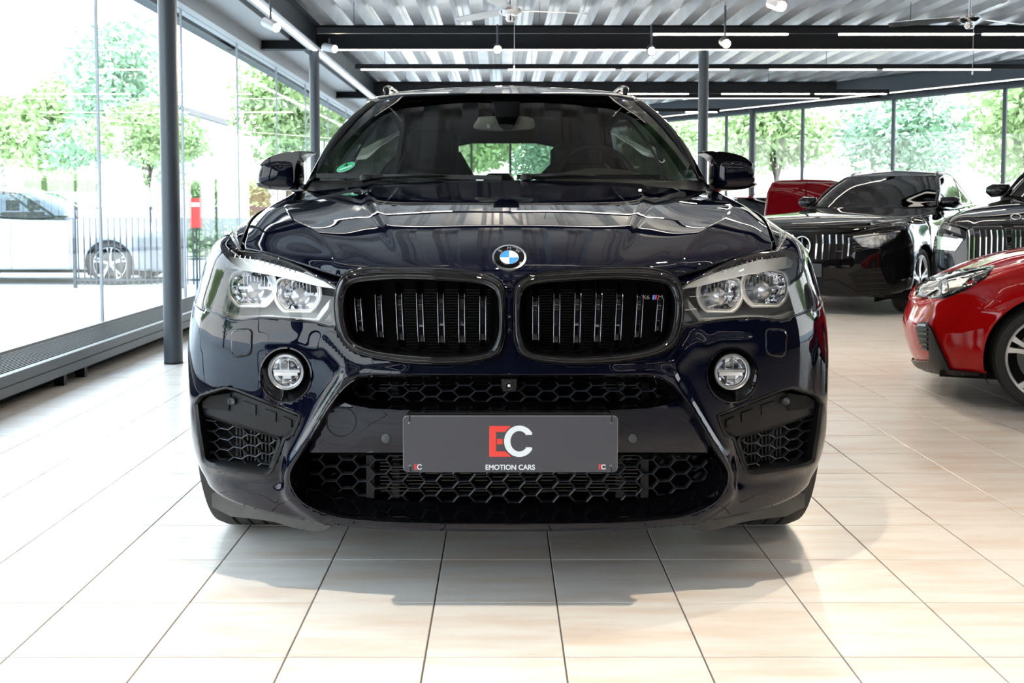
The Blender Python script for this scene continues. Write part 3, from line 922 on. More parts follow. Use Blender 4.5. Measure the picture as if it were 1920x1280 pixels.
def shrink0(poly, px):
    P = np.array(poly); t = np.roll(P, -1, 0) - np.roll(P, 1, 0); nr = np.c_[t[:, 1], -t[:, 0]]; nr /= np.linalg.norm(nr, axis=1)[:, None] + 1e-9
    a = 0.5 * np.sum(P[:, 0] * np.roll(P[:, 1], -1) - np.roll(P[:, 0], -1) * P[:, 1])
    return [tuple(p) for p in P - nr * px * (1 if a > 0 else -1)]
KOs = smooth_poly(KO, 5); KIs = smooth_poly(KI, 5); HLs = dense_poly(smooth_poly(HL, 3), 12)
DUs = dense_poly(DUCT, 12)
FOGs = [(FOG_C[0] + 47 * math.cos(t) , 703 + 50 * math.sin(t)) for t in np.linspace(0, 2 * math.pi, 48, endpoint=False)]

# ---- body panels
us, vs2 = S.knu, S.knv
uF = us[8]            # front edge of the wheel arch region
# wheel arch holes from the side
def arch_uv(cy, cz, R, x=1.3):
    out = []
    for t in np.linspace(0, 2 * math.pi, 64, endpoint=False):
        out.append(S.dir2uv((x, Y0 + cy + R * math.cos(t), cz + R * math.sin(t)), (-1, 0, 0)))
    return out
AX1, AX2, RW = .82, 3.80, .375
def arch_poly(cy):
    # open downwards: extend below the sill
    R = .42; pts = []
    for t in np.linspace(-0.35, math.pi + 0.35, 44):
        pts.append(S.dir2uv((1.4, Y0 + cy + R * math.cos(t), max(.40 + R * math.sin(t), .272)), (-1, 0, 0)))
    a, b = pts[0], pts[-1]
    return pts + [(b[0], -0.02), (a[0], -0.02)]
arch1, arch2 = arch_poly(AX1), arch_poly(AX2)
g_ = 0.0018
uHL, vHL = S.px2uv(571, 584)
vHL0 = S.px2uv(560, 590)[1]
uA = float(np.interp(0.97, [p for p in [0, 1]], [0, 1])) if False else us[8]
# arch front point at headlight-bottom height
arch_front_u = min(p[0] for p in arch1)
def rect(u0, v0, u1, v1, st=0.03):
    return dense_poly([(u0, v0), (u1, v0), (u1, v1), (u0, v1)], st)
mouth_uv = S.px2uv_poly(dense_poly(smooth_poly(MOUTH_R, 4, False), 9))
mouth_uv = [(max(0, p[0]) if i not in (0, len(mouth_uv) - 1) else 0.0, p[1]) for i, p in enumerate(mouth_uv)]
mouth_h = [(-0.02, mouth_uv[0][1])] + mouth_uv + [(-0.02, mouth_uv[-1][1])]
kid_s = S.px2uv_poly(resample(KOs, 110)); hl_s = S.px2uv_poly(HLs); du_s = S.px2uv_poly(DUs); fog_s = S.px2uv_poly(FOGs)

def clip_hole(h, vmax):
    return [(p[0], p[1]) for p in h]
def outer_minus(outer, holes):
    """keep as holes; those crossing the outer edge simply bite into it"""
    return outer, holes
vm = S.vmax
# bumper: everything forward of the arch below the lamps, rising between them to the bonnet edge
pt_a = S.px2uv(322, 611)
bum = dense_poly([(0, 0), (uF + .0, 0), (uF + .0, vHL0), (uHL - .002, vHL0), (uHL - .002, vm), (0, vm)], 0.03)
def extend_top(h):
    # a hole snapped on the top edge is pushed beyond it so that it opens the edge
    return [(p[0], p[1] + (0.03 if p[1] > vm - 0.0015 else 0)) for p in h]
hl_s2, kid_s2 = extend_top(hl_s), extend_top(kid_s)
KCUT = [(shrink0(KOs, 1.0), Y0 + .25)]
HCUT = [(shrink0(HLs, 1.0), Y0 + .6)]
panel(S, bum, [kid_s2, hl_s2, mouth_h, fog_s, du_s, arch1], 'front_bumper', M_PAINT, car, OFF, flip=S_FLIP, pxcut=KCUT + HCUT)
fen = dense_poly([(uHL + g_, vHL0 + g_), (us[10] - g_, vHL0 + g_), (us[10] - g_, vm), (uHL + g_, vm)], 0.03)
panel(S, fen, [hl_s2, arch1], 'front_fender', M_PAINT, car, OFF, flip=S_FLIP, pxcut=HCUT)
S.step = 0.03
low = dense_poly([(uF + g_, 0), (us[10] - g_, 0), (us[10] - g_, vHL0 - g_), (uF + g_, vHL0 - g_)], 0.03)
panel(S, low, [arch1], 'sill_front', M_PAINT, car, OFF, flip=S_FLIP).name = 'side_sill'
panel(S, rect(us[10] + g_, 0, us[11] + .35 - g_, vm), [], 'front_door', M_PAINT, car, OFF, flip=S_FLIP)
panel(S, rect(us[11] + .35 + g_, 0, us[12] + .2 - g_, vm), [arch2], 'rear_door', M_PAINT, car, OFF, flip=S_FLIP)
panel(S, rect(us[12] + .2 + g_, 0, S.umax, vm), [arch2], 'rear_quarter', M_PAINT, car, OFF, flip=S_FLIP)

# ---- bonnet
kid_t = T.px2uv_poly(resample(KOs, 110))
def ext_t(h, s):
    return [(p[0], p[1] - (0.03 if p[1] < 0.0015 else 0)) for p in h]
hood_outer = dense_poly([(0, 0.0), (T.umax, 0.0), (T.umax, T.vmax), (0, T.vmax)], 0.02)
bon = panel(T, hood_outer, [ext_t(kid_t, T)], 'bonnet', M_PAINT, car, OFF, flip=T_FLIP, thick=0.006, pxcut=KCUT)

# ---- kidney grilles
def kid_y(x, z):
    x = abs(x)
    p = np.interp(x, [0, .20, .40, .50], [0, .006, .034, .06])
    q = np.interp(z, [.55, .62, .72, .82, .90, .95], [.012, .0, .004, .022, .058, .10])
    return Y0 - .012 + p + q
def ploop(poly, yfn, dy=0.0, flip=False):
    out = []
    for (a, b) in poly:
        Y = 2.7
        for _ in range(5):
            q = W(a, b, Y); Y = yfn(q[0], q[2])
        q = W(a, b, Y + dy); out.append((-q[0] if flip else q[0], q[1], q[2]))
    return out
def ploop2(poly, yfn, dy, flip=False):
    """same outline pushed straight back by dy (no re-projection)"""
    return [(p[0], p[1] + dy, p[2]) for p in ploop(poly, yfn, 0, flip)]
def lerp_poly(A, B, t): return [tuple(np.array(a) * (1 - t) + np.array(b) * t) for a, b in zip(A, B)]
NK = 120
ko = resample([(p[0], p[1]) for p in smooth_poly(KO, 8)], NK)
# align the inner loop by direction from the centre
def by_angle(poly, c, n, ref):
    P = np.array(smooth_poly(poly, 8)); ang = np.unwrap(np.arctan2(P[:, 1] - c[1], P[:, 0] - c[0]))
    ra = np.arctan2(np.array(ref)[:, 1] - c[1], np.array(ref)[:, 0] - c[0])
    o = []
    for a in ra:
        k = np.argmin(np.abs(np.angle(np.exp(1j * (ang - a))))); o.append(tuple(P[k]))
    return o
ko = resample(smooth_poly(KO, 8), NK); ki = resample(smooth_poly(KI, 8), NK)
sh = min(range(NK), key=lambda s_: sum((ko[i][0] - 168) * 0 + (ko[i][0] - ki[(i + s_) % NK][0]) ** 2 + (ko[i][1] - ki[(i + s_) % NK][1]) ** 2 for i in range(0, NK, 6)))
ki = [ki[(i + sh) % NK] for i in range(NK)]
def loft_outline(specs, fl, yfn):
    L = []
    for (t, dy) in specs: L.append([(p[0], p[1] + dy, p[2]) for p in ploop(lerp_poly(ko, ki, t), yfn, 0, fl)])
    return L
for fl in (False, True):
    kg = loft_outline([(-0.12, .02), (-0.06, .002), (.0, -.006), (.06, -.0075), (.10, -.002), (.18, -.012), (.5, -.020), (.80, -.016), (.92, -.010), (.98, -.0125), (1.04, -.006), (1.08, .01), (1.10, .05), (1.12, .09)], fl, kid_y)
    fr_ = MB().loops(kg).build('grille_surround', M_GLOSSBLACK, car, OFF, smooth=True)
    fr_['label'] = 'glossy black kidney grille surround ' + ('left of' if fl else 'right of') + ' the centre'
    # slats: U-shaped double bars
    for k in range(7):
        dt = [286, 247.6, 209, 170, 130, 90, 49.5][k]; db = [279, 241, 203, 164.5, 126.5, 88.5, 49.7][k]
        yt = [546, 536, 532, 530, 530, 532, 538][k]; yb = [634, 648, 654, 658, 660, 660, 654][k]
        m_ = MB(); n_s = 12
        sec = [(-7.5, .030), (-7.0, .004), (-5.6, -.001), (-4.2, .004), (-3.4, .018), (3.4, .018), (4.2, .004), (5.6, -.001), (7.0, .004), (7.5, .030)]
        loops_ = []
        for i in range(n_s + 1):
            t = i / n_s; py_ = yt + (yb - yt) * t; dx_ = dt + (db - dt) * t
            bul = .020 * abs(2 * t - 1) ** 5 + .010 * max(0, .35 - t)
            q0 = ploop([(dx_, py_)], kid_y)[0]
            sx = q0[1] / FPX
            loops_.append([((-1 if fl else 1) * (q0[0] + a * sx), q0[1] + .004 + bul + b_, q0[2]) for (a, b_) in sec])
        sl_ = m_.loops(loops_, True, True).build('slat', M_GLOSSBLACK, car, OFF, smooth=True, sharp=50)
        for q_i in (2, 7):
            MB().tube([(l[q_i][0], l[q_i][1] - .0004, l[q_i][2]) for l in loops_[1:-1]], .0010, 8).build('slat_edge', M_DCHROME, sl_, OFF, smooth=True)
    # bucket behind with radiator fins
    inner = [(p[0], p[1] + .09, p[2]) for p in ploop(ki, kid_y, 0, fl)]
    back = [(p[0], p[1] + .17, p[2]) for p in ploop(ki, kid_y, 0, fl)]
    MB().loops([inner, back], False, True).build('grille_bucket', M_DARK, car, OFF)
    r_ = MB()
    c_ = ploop([(100, 600)], kid_y)[0]
    for zz in np.arange(.60, .85, .0075):
        x0_, x1_ = (.05, .30); r_.box((-x1_ if fl else x0_), c_[1] + .14, zz, (-x0_ if fl else x1_), c_[1] + .15, zz + .003)
    o = r_.build('radiator_fins', M_PLASTIC, car, OFF); o['kind'] = 'stuff'

# ---- emblem on the bonnet
def disc_on(c, nrm, up, r0, r1, h, n=40, a0=0, a1=2 * math.pi):
    c = Vector(c); nrm = Vector(nrm).normalized(); up = Vector(up); rt = up.cross(nrm).normalized(); up = nrm.cross(rt)
    m_ = MB(); full = abs(a1 - a0 - 2 * math.pi) < 1e-6
    ts = np.linspace(a0, a1, n, endpoint=not full)
    L = []
    for (r, hh) in ((r0, 0), (r0, h), (r1, h), (r1, 0)):
        L.append([tuple(c + (rt * math.cos(t) + up * math.sin(t)) * r + nrm * hh) for t in ts])
    m_.loops(L, closed=full)
    return m_
euv = T.px2uv(0.5, 485)
eP = Vector(T.eval(np.array([0.0]), np.array([euv[1]]))[0]); eN = Vector(T.normal(np.array([0.0]), np.array([euv[1]]))[0])
eN = Vector((0, eN.y, eN.z)).normalized()
eN = (eN + Vector((0, -0.28, 0))).normalized()
UPV = Vector((0, 0, 1))
em = MB()
for (r0, r1, h0, h1) in ((.0455, .0415, 0, .006),):
    em = disc_on(eP, eN, UPV, .0455, .0405, .007, 48)
rimo = em.build('emblem_rim', M_CHROME, car, OFF, smooth=True, sharp=40)
eb = disc_on(eP, eN, UPV, .041, .0, .0045, 48).build('emblem_disc', M_GLOSSBLACK, car, OFF)
disc_on(eP, eN, UPV, .0255, .024, .0062, 40).build('emblem_inner_rim', M_CHROME, car, OFF)
for q in range(4):
    a0 = q * math.pi / 2
    o = disc_on(eP, eN, UPV, .0243, .0, .0058, 10, a0, a0 + math.pi / 2).build('emblem_quadrant', M_PRINTWHITE if q in (0, 2) else M_BLUE, car, OFF)
    o['label'] = 'white emblem quadrant' if q in (0, 2) else 'blue emblem quadrant'
def text_obj(s, size, m_, name, parent, mtx, extrude=0.0004, label=None, spacing=1.0, align='CENTER', xscale=1.0, shear=0.0, bold=0.0):
    cu = bpy.data.curves.new('t', 'FONT'); cu.body = s; cu.size = size; cu.extrude = extrude; cu.align_x = align; cu.align_y = 'CENTER'; cu.space_character = spacing; cu.shear = shear; cu.offset = bold
    to = bpy.data.objects.new('t', cu); COL.objects.link(to)
    dg = bpy.context.evaluated_depsgraph_get(); dg.update()
    me = bpy.data.meshes.new_from_object(to.evaluated_get(dg)); bpy.data.objects.remove(to); bpy.data.curves.remove(cu)
    me.transform(mtx @ Matrix.Diagonal((xscale, 1, 1, 1))); me.name = name; me.materials.clear(); me.materials.append(m_)
    o = bpy.data.objects.new(name, me); COL.objects.link(o); o.parent = parent
    if label: o['label'] = label
    return o
def frame_mtx(c, right, up):
    r = Vector(right).normalized(); u = Vector(up).normalized(); n = r.cross(u)
    u = n.cross(r).normalized()
    return Matrix(((r.x, u.x, n.x, c[0]), (r.y, u.y, n.y, c[1]), (r.z, u.z, n.z, c[2]), (0, 0, 0, 1)))
# letters round the emblem ring
rt_ = Vector((1, 0, 0)); up_ = eN.cross(rt_); up_ = up_ if up_.z > 0 else -up_
for ch, a in (('B', 135), ('M', 90), ('W', 45)):
    ar = math.radians(a); c = eP + (rt_ * math.cos(ar) + up_ * math.sin(ar)) * .0328 + eN * .005
    u_ = (rt_ * math.cos(ar) + up_ * math.sin(ar)); r__ = (rt_ * math.sin(ar) - up_ * math.cos(ar))
    text_obj(ch, .015, M_CHROME, 'emblem_letter', car, frame_mtx(tuple(Vector(c) - Vector(OFF)), r__, u_), .0006)
# badge in the right kidney
bz = ploop([(268, 558)], kid_y)[0]
BR = Vector((1, .20, 0)).normalized()
bd = MB(); cB = Vector((bz[0], bz[1] + .012, bz[2])) - Vector(OFF)
text_obj('X6', .015, M_CHROME, 'badge_letters', car, frame_mtx(cB + BR * -.017, BR, (0, 0, 1)), .002, spacing=.9, xscale=1.35)
text_obj('M', .015, M_CHROME, 'badge_letter', car, frame_mtx(cB + BR * .024, BR, (0, 0, 1)), .002, xscale=1.3)
for k, cc in enumerate(((.05, .25, .7), (.02, .05, .25), (.75, .03, .04))):
    mcol = mat(('badge_light_blue', 'badge_dark_blue', 'badge_red')[k], cc, .3)
    a = cB + BR * (.004 + k * .0035)
    MB().bar(a + Vector((0, -.001, -.006)), a + Vector((.002, -.001, .006)), .0034, .003, up=(0, 1, 0)).build('badge_stripe', mcol, car)

# ---- central mouth
def S_at(px, py):
    u, v = S.px2uv(px, py); return S.eval(np.array([u]), np.array([v]))[0]
def mouth_y(x, z):
    x = abs(x)
    p = np.interp(x, [0, .20, .40, .50, .58, .66], [0, .008, .036, .060, .092, .13])
    q = np.interp(z, [.20, .27, .36, .46, .64], [.070, .045, .018, .002, .0])
    return Y0 + p + q
def full(poly): return [(-a, b) for (a, b) in poly[::-1] if a > 0.01] + [p for p in poly if True]
MR = smooth_poly(MOUTH_R, 4, False)
MFull = resample([p for p in MR] + [(-p[0], p[1]) for p in MR[::-1] if p[0] > .01], 160)
mc = np.array([0, 840.0])
def shrink(poly, k, c=(0, 840), px=None):
    if px is None: return [(c[0] + (p[0] - c[0]) * k, c[1] + (p[1] - c[1]) * k) for p in poly]
    P = np.array(poly); n = len(P); t = np.roll(P, -1, 0) - np.roll(P, 1, 0); nr = np.c_[t[:, 1], -t[:, 0]]; nr /= np.linalg.norm(nr, axis=1)[:, None] + 1e-9
    a = 0.5 * np.sum(P[:, 0] * np.roll(P[:, 1], -1) - np.roll(P[:, 0], -1) * P[:, 1])
    return [tuple(p) for p in P - nr * px * (1 if a > 0 else -1)]
def s_loop(poly, dy=0.0):
    out = []
    for (a, b_) in poly:
        u, v = S.px2uv(abs(a), b_); p = S.eval(np.array([u]), np.array([v]))[0]
        out.append((math.copysign(abs(p[0]), a) if abs(a) > 1e-6 else 0.0, p[1] + dy, p[2]))
    return out
mA0 = s_loop(shrink(MFull, 0, px=-2.0), -.0012); mA = s_loop(MFull, -.0030); mA1 = [(p[0], p[1] + .012, p[2]) for p in s_loop(shrink(MFull, 0, px=3))]
mB_ = [(p[0] * .985, p[1] + .20, (p[2] - .42) * .96 + .42) for p in mA1]
MB().loops([[(p[0], p[1] + .004, p[2]) for p in mA0], mA0, mA, mA1, mB_], False, True).build('mouth_liner', M_GLOSSBLACK, car, OFF, smooth=True, sharp=50)
# panel between the two intakes
CP_R = [(0, 770), (180, 769), (258, 766), (300, 758), (325, 748), (334, 764), (358, 803), (380, 845), (372, 848), (0, 848)]
CPF = dense_poly([p for p in CP_R] + [(-p[0], p[1]) for p in CP_R[::-1] if p[0] > .01], 14)
slab(CPF, lambda x, z: mouth_y(x, z) + .010, .05, 'bumper_centre_panel', M_PAINT, car, OFF, step=12, smooth=False, bevel=.003)
bpy.data.objects['bumper_centre_panel'].data.polygons.foreach_set('use_smooth', [True] * len(bpy.data.objects['bumper_centre_panel'].data.polygons))
# upper intake: gloss funnel + frame + mesh
UG = [(0, 713), (150, 713), (238, 713), (262, 717), (284, 728), (302, 741), (280, 748), (250, 753), (180, 755), (0, 756)]
UGF = [p for p in UG] + [(-p[0], p[1]) for p in UG[::-1] if p[0] > .01]
LG = [(0, 850), (200, 850), (366, 850), (377, 864), (379, 882), (371, 900), (345, 915), (315, 926), (258, 937), (190, 942), (125, 944), (0, 946)]
LGF = [p for p in LG] + [(-p[0], p[1]) for p in LG[::-1] if p[0] > .01]
UO = [(0, 706), (200, 706), (268, 708), (290, 716), (306, 729), (322, 746), (298, 757), (256, 765), (180, 768), (0, 769)]
UOF = [p for p in UO] + [(-p[0], p[1]) for p in UO[::-1] if p[0] > .01]
LO = [(0, 847), (200, 847), (380, 846), (398, 872), (404, 892), (399, 915), (378, 940), (338, 959), (290, 969), (190, 975), (0, 977)]
LOF = [p for p in LO] + [(-p[0], p[1]) for p in LO[::-1] if p[0] > .01]
def loopy(poly, base, n=140):
    return ploop(resample(poly, n), base)
def funnel(Of, If, d0, d1, name, m_=M_GLOSSBLACK):
    A = resample(Of, 140); B = resample(If, 140)
    sh = min(range(140), key=lambda s_: sum((A[i][0] - B[(i + s_) % 140][0]) ** 2 + (A[i][1] - B[(i + s_) % 140][1]) ** 2 for i in range(0, 140, 5)))
    B = [B[(i + sh) % 140] for i in range(140)]
    f0 = lambda x, z: mouth_y(x, z) + d0
    f1 = lambda x, z: mouth_y(x, z) + d1
    L = [ploop(A, f0), ploop(B, f1), ploop(shrink(B, 0, px=3.0), lambda x, z: mouth_y(x, z) + d1 - .004), ploop(shrink(B, 0, px=3.6), lambda x, z: mouth_y(x, z) + d1 + .02)]
    MB().loops(L).build(name, m_, car, OFF, smooth=True, sharp=35)
funnel(UOF, UGF, .012, .075, 'upper_intake_frame')
funnel(LOF, LGF, .014, .105, 'lower_intake_frame')

def clip_seg(a, b, poly):
    """portions of segment a-b inside the polygon"""
    q = np.array(poly, float); a = np.array(a, float); b = np.array(b, float); ts = [0.0, 1.0]; d = b - a
    for i in range(len(q)):
        p1 = q[i]; p2 = q[(i + 1) % len(q)]; e = p2 - p1; den = d[0] * e[1] - d[1] * e[0]
        if abs(den) < 1e-12: continue
        t = ((p1[0] - a[0]) * e[1] - (p1[1] - a[1]) * e[0]) / den; s_ = ((p1[0] - a[0]) * d[1] - (p1[1] - a[1]) * d[0]) / den
        if 0 < t < 1 and 0 <= s_ <= 1: ts.append(t)
    ts.sort(); out = []
    for t0, t1 in zip(ts[:-1], ts[1:]):
        if t1 - t0 < 1e-4: continue
        m_ = a + d * (t0 + t1) / 2
        if inpoly(np.array([m_]), poly)[0]: out.append((tuple(a + d * t0), tuple(a + d * t1)))
    return out
def hex_mesh(poly, cw, rh, flat, yfn, depth, w, name, parent, off, org=(0, 0), warp=lambda p: p, m_=None, flipx=False):
    """flat-topped honeycomb: column pitch cw, row pitch rh, flat edge length"""
    P = np.array(poly); iw = P  # clip in picture space
    lo = P.min(0); hi = P.max(0); segs = set()
    sl = cw - flat
    i0 = int((lo[0] - org[0]) / cw) - 3; i1 = int((hi[0] - org[0]) / cw) + 3
    j0 = int((lo[1] - org[1]) / rh) - 8; j1 = int((hi[1] - org[1]) / rh) + 8
    mb_ = MB()
    for i in range(i0, i1):
        for j in range(j0, j1):
            x = org[0] + i * cw; y = org[1] + (j + (0.5 if i % 2 else 0)) * rh
            L_ = (x - flat / 2, y); R_ = (x + flat / 2, y)
            for a, b in ((L_, R_), (R_, (x + cw - flat / 2, y - rh / 2)), (R_, (x + cw - flat / 2, y + rh / 2))):
                for (p, q_) in clip_seg(warp(a), warp(b), poly):
                    pa = ploop([p], yfn)[0]; pb_ = ploop([q_], yfn)[0]
                    if flipx: pa = (-pa[0], pa[1], pa[2]); pb_ = (-pb_[0], pb_[1], pb_[2])
                    a_ = Vector(pa); b__ = Vector(pb_)
                    if (b__ - a_).length < .0008: continue
                    d = (b__ - a_).normalized(); n_ = d.cross(Vector((0, 1, 0))).normalized() * (w / 2); bk = Vector((0, depth, 0))
                    fr0 = Vector((0, .0015, 0))
                    mb_.add([a_ + n_ + fr0, a_, a_ - n_ + fr0, a_ - n_ + bk, a_ + n_ + bk, b__ + n_ + fr0, b__, b__ - n_ + fr0, b__ - n_ + bk, b__ + n_ + bk],
                            [(0, 1, 6, 5), (1, 2, 7, 6), (2, 3, 8, 7), (4, 0, 5, 9), (0, 4, 3, 2, 1), (5, 6, 7, 8, 9)])
    return mb_.build(name, m_ or M_MESH, parent, off)
hex_mesh(LGF, 31.3, 27.0, 19.5, lambda x, z: mouth_y(x, z) + .108, .022, .0037, 'honeycomb_mesh', car, OFF, org=(10, 862))
hex_mesh(UGF, 31.3, 21.5, 19.5, lambda x, z: mouth_y(x, z) + .078, .022, .0034, 'honeycomb_mesh', car, OFF, org=(10, 712))
# cooler behind the meshes
r_ = MB()
for zz in np.arange(.28, .62, .010): r_.box(-.36, Y0 + .180, zz, .36, Y0 + .184, zz + .003)
o = r_.build('cooler_fins', M_GLOSSBLACK, car, OFF); o['kind'] = 'stuff'
for x in (-.40, -.33, .30, .37): MB().box(x, Y0 + .186, .26, x + .022, Y0 + .19, .63).build('cooler_post', M_PLASTIC, car, OFF)
# front camera in the upper intake
cm = ploop([(0, 722)], lambda x, z: mouth_y(x, z) + .005)[0]
m_ = MB(); pts2 = [(-15.5, 709), (15.5, 709), (15.5, 726), (12, 735), (-12, 735), (-15.5, 726)]
A = ploop(pts2, lambda x, z: mouth_y(x, z) + .012); B = ploop(shrink(pts2, .86, (0, 722)), lambda x, z: mouth_y(x, z) + .004)
C = [(p[0], p[1] + .05, p[2]) for p in A]
cmo = m_.loops([C, A, B], False, True).build('camera_housing', M_PLASTIC, car, OFF)
MB().lathe([(.0125, .004), (.0125, -.003), (.0105, -.005), (.0085, -.003), (.0085, .001), (0, .001)], 28, c=(cm[0], cm[1] - .001, cm[2] - .001)).build('camera_ring', M_PLASTIC, car, OFF, smooth=True, sharp=40)
MB().lathe([(.0058, .002), (.0056, -.003), (.0035, -.0055), (0, -.0065)], 24, c=(cm[0], cm[1] - .001, cm[2] - .001)).build('camera_lens', M_ALU, car, OFF, smooth=True)
# parking sensors, towing cap, washer caps
def ring_at(px, py, r, name, m_, w=.0012, base=None, out=.0015, fillm=None, flip=1):
    f = base or (lambda x, z: mouth_y(x, z) + .010)
    c = ploop([(abs(px), py)], f)[0]
    b_ = MB().lathe([(r, .002), (r, -out), (r - w, -out), (r - w, .002)], 40, c=(math.copysign(c[0], px), c[1], c[2]))
    # lie against the panel: shear along x
    k = 0.085 + .25 * max(0, abs(c[0]) - .3)
    b_.v = [(p[0], p[1] + (abs(p[0]) - abs(c[0])) * k, p[2]) for p in b_.v]
    return b_.build(name, m_, car, OFF), c
for sx in (-231, 231):
    ring_at(sx, 822, .0145, 'parking_sensor_ring', M_DSTEEL)
    c = ploop([(231, 822)], lambda x, z: mouth_y(x, z) + .010)[0]
    MB().lathe([(.0125, .0), (.0125, -.001), (.009, -.0018), (0, -.002)], 28, c=(math.copysign(c[0], sx), c[1] - .0005, c[2])).build('parking_sensor', M_STEEL, car, OFF, smooth=True)
cpy = lambda d: (lambda x, z: mouth_y(x, z) + .010 + d)
tcp = lambda r: [(315 + r * math.cos(t), 790 + r * math.sin(t)) for t in np.linspace(0, 2 * math.pi, 48, endpoint=False)]
MB().loops([[(-p[0], p[1], p[2]) for p in ploop(tcp(r), cpy(d))] for (r, d) in ((28.6, .001), (28.6, -.0012), (27.0, -.0012), (27.0, .001))]).build('towing_cap_joint', M_DARK, car, OFF)
def on_S(poly, lift, thick, name, m_, fl, step=.012):
    uv = S.px2uv_poly(dense_poly(poly, 5)); 
    sv = S.step; S.step = .006
    o = panel(S, uv, [], name, m_, car, OFF, thick=thick, mirror=False, lift=lift, flip=S_FLIP)
    S.step = sv
    if fl:
        for v_ in o.data.vertices: v_.co.x = -v_.co.x
        o.data.flip_normals()
    return o
WC = smooth_poly([(483, 620), (500, 617), (519, 622), (520, 650), (515, 667), (500, 668), (484, 662), (482, 640)], 4)
for fl in (False, True):
    on_S(shrink(WC, 1.06, (501, 642)), .0006, .002, 'washer_joint', M_DARK, fl)
    on_S(WC, .0016, .003, 'washer_cap', M_PAINT, fl)

# ---- show plate
PY_ = Y0 - .035
def PW(px, py, Y=PY_): return WP(px, py, Y)
pl = [PW(756, 780), PW(1158, 780), PW(1158, 885), PW(756, 885)]
x0, x1, z1, z0 = pl[0][0], pl[1][0], pl[0][2], pl[3][2]
plate = thing('show_plate', 'slate grey advertising plate with red and white letters on the front of the navy car', 'plate', ((x0 + x1) / 2, PY_, z0))
PO = O(plate)
def rrect(x0, z0, x1, z1, r, n=6):
    out = []
    for (cx, cz, a) in ((x1 - r, z1 - r, 0), (x0 + r, z1 - r, 90), (x0 + r, z0 + r, 180), (x1 - r, z0 + r, 270)):
        for k_ in range(n + 1):
            t = math.radians(a + 90 * k_ / n); out.append((cx + r * math.cos(t), cz + r * math.sin(t)))
    return out
rr = rrect(x0, z0, x1, z1, .011)
MB().loops([[(p[0], PY_, p[1]) for p in rr], [(p[0], PY_ + .004, p[1]) for p in rr]], True, True).build('board', M_PLATE, plate, PO)
rr2 = rrect(x0 - .0006, z0 + .0, x1 + .0006, z1 + .0012, .0115)
MB().loops([[(p[0], PY_ + .0006, p[1]) for p in rr2], [(p[0], PY_ + .0034, p[1]) for p in rr2]], True, True).build('edge', M_ALU, plate, PO)
rr3 = rrect(x0 + .006, z0 + .006, x1 - .012, z1 + .008, .012)
MB().loops([[(p[0], PY_ + .008, p[1]) for p in rr3], [(p[0], PY_ + .036, p[1]) for p in rr3]], True, True).build('holder', M_GLOSSBLACK, plate, PO)
def fill2d(poly, holes, name, m_, dy=.0008, label=None):
    bm_pts, F = cdt_fill(poly, holes, [])
    P = [(x, PY_ - dy, z) for (x, z) in bm_pts]
    v3 = [(p[0] - PO[0], p[1] - PO[1], p[2] - PO[2]) for p in P]
    F = [tuple(f) for f in F]
    a, b_, c = (np.array(v3[k_]) for k_ in F[0])
    if np.cross(b_ - a, c - a)[1] > 0: F = [f[::-1] for f in F]
    o = link_mesh(name, v3, F, m_, plate, label=label)
    md = o.modifiers.new('t', 'SOLIDIFY'); md.thickness = .0005; md.offset = -1
    return o
def zz_(px, py): p = PW(px, py); return (p[0], p[2])
# picture coordinates from the close-up: x = 750+X/4.571, y = 770+Y/4.571
def q_(X, Y): return zz_(750 + X / 4.571, 770 + Y / 4.571)
def ec_logo(ox, oy, s, big=True):
    def t(X, Y): return q_(ox + (X - 945) * s, oy + (Y - 260) * s)
    cxC, cyC, Ro, Ri = 1022, 260, 134, 88
    cutR = 146
    def circ(R, a0, a1, n, sq=1.0): return [(cxC + R * math.cos(math.radians(a)) * sq, cyC - R * math.sin(math.radians(a))) for a in np.linspace(a0, a1, n)]
    # E: outline cut by a circle around the C
    def xc(Y): return cxC - math.sqrt(max(cutR ** 2 - (Y - cyC) ** 2, 0)) * .98
    E = [(765, 130), (946, 130)] + [(xc(Y), Y) for Y in (136, 150, 165, 180)] + [(824, 180), (824, 346)] + [(xc(Y), Y) for Y in (346, 360, 375, 388)] + [(942, 393), (765, 393)]
    fill2d([t(*p) for p in E], [], 'letter_e', M_PRINTRED)
    fill2d([t(*p) for p in ((831, 240), (879, 240), (879, 286), (831, 286))], [], 'letter_e_dot', M_PRINTRED)
    C_ = circ(Ro, 27, 333, 44, .97)[:]
    C_ = [(1128, 205)] + [p for p in circ(Ro, 30, 330, 44, .97)] + [(1128, 312), (1072, 312)] + [p for p in circ(Ri, 326, 34, 40, .86)] + [(1072, 205)]
    C_ = [p for p in C_]
    fill2d([t(*p) for p in C_], [], 'letter_c', M_PRINTWHITE)
ec_logo(945, 260, 1.0)
ec_logo(155, 480, .175)
ec_logo(1733, 480, .165)
ctr = q_(945, 485)
h_ = (q_(0, 463)[1] - q_(0, 507)[1])
tx = text_obj('EMOTION CARS', h_ * 1.38, M_PRINTWHITE, 'lettering', plate, Matrix.Translation((ctr[0] - PO[0], PY_ - .0006 - PO[1], ctr[1] - PO[2])) @ Matrix.Rotation(math.pi / 2, 4, 'X'), .0003, spacing=1.0, bold=.0004)
tb = np.array([v_.co.x for v_ in tx.data.vertices]); tw = tb.max() - tb.min(); want = q_(1157, 0)[0] - q_(732, 0)[0]
for v_ in tx.data.vertices: v_.co.x = (v_.co.x - (tb.max() + tb.min()) / 2) * want / tw + (ctr[0] - PO[0])
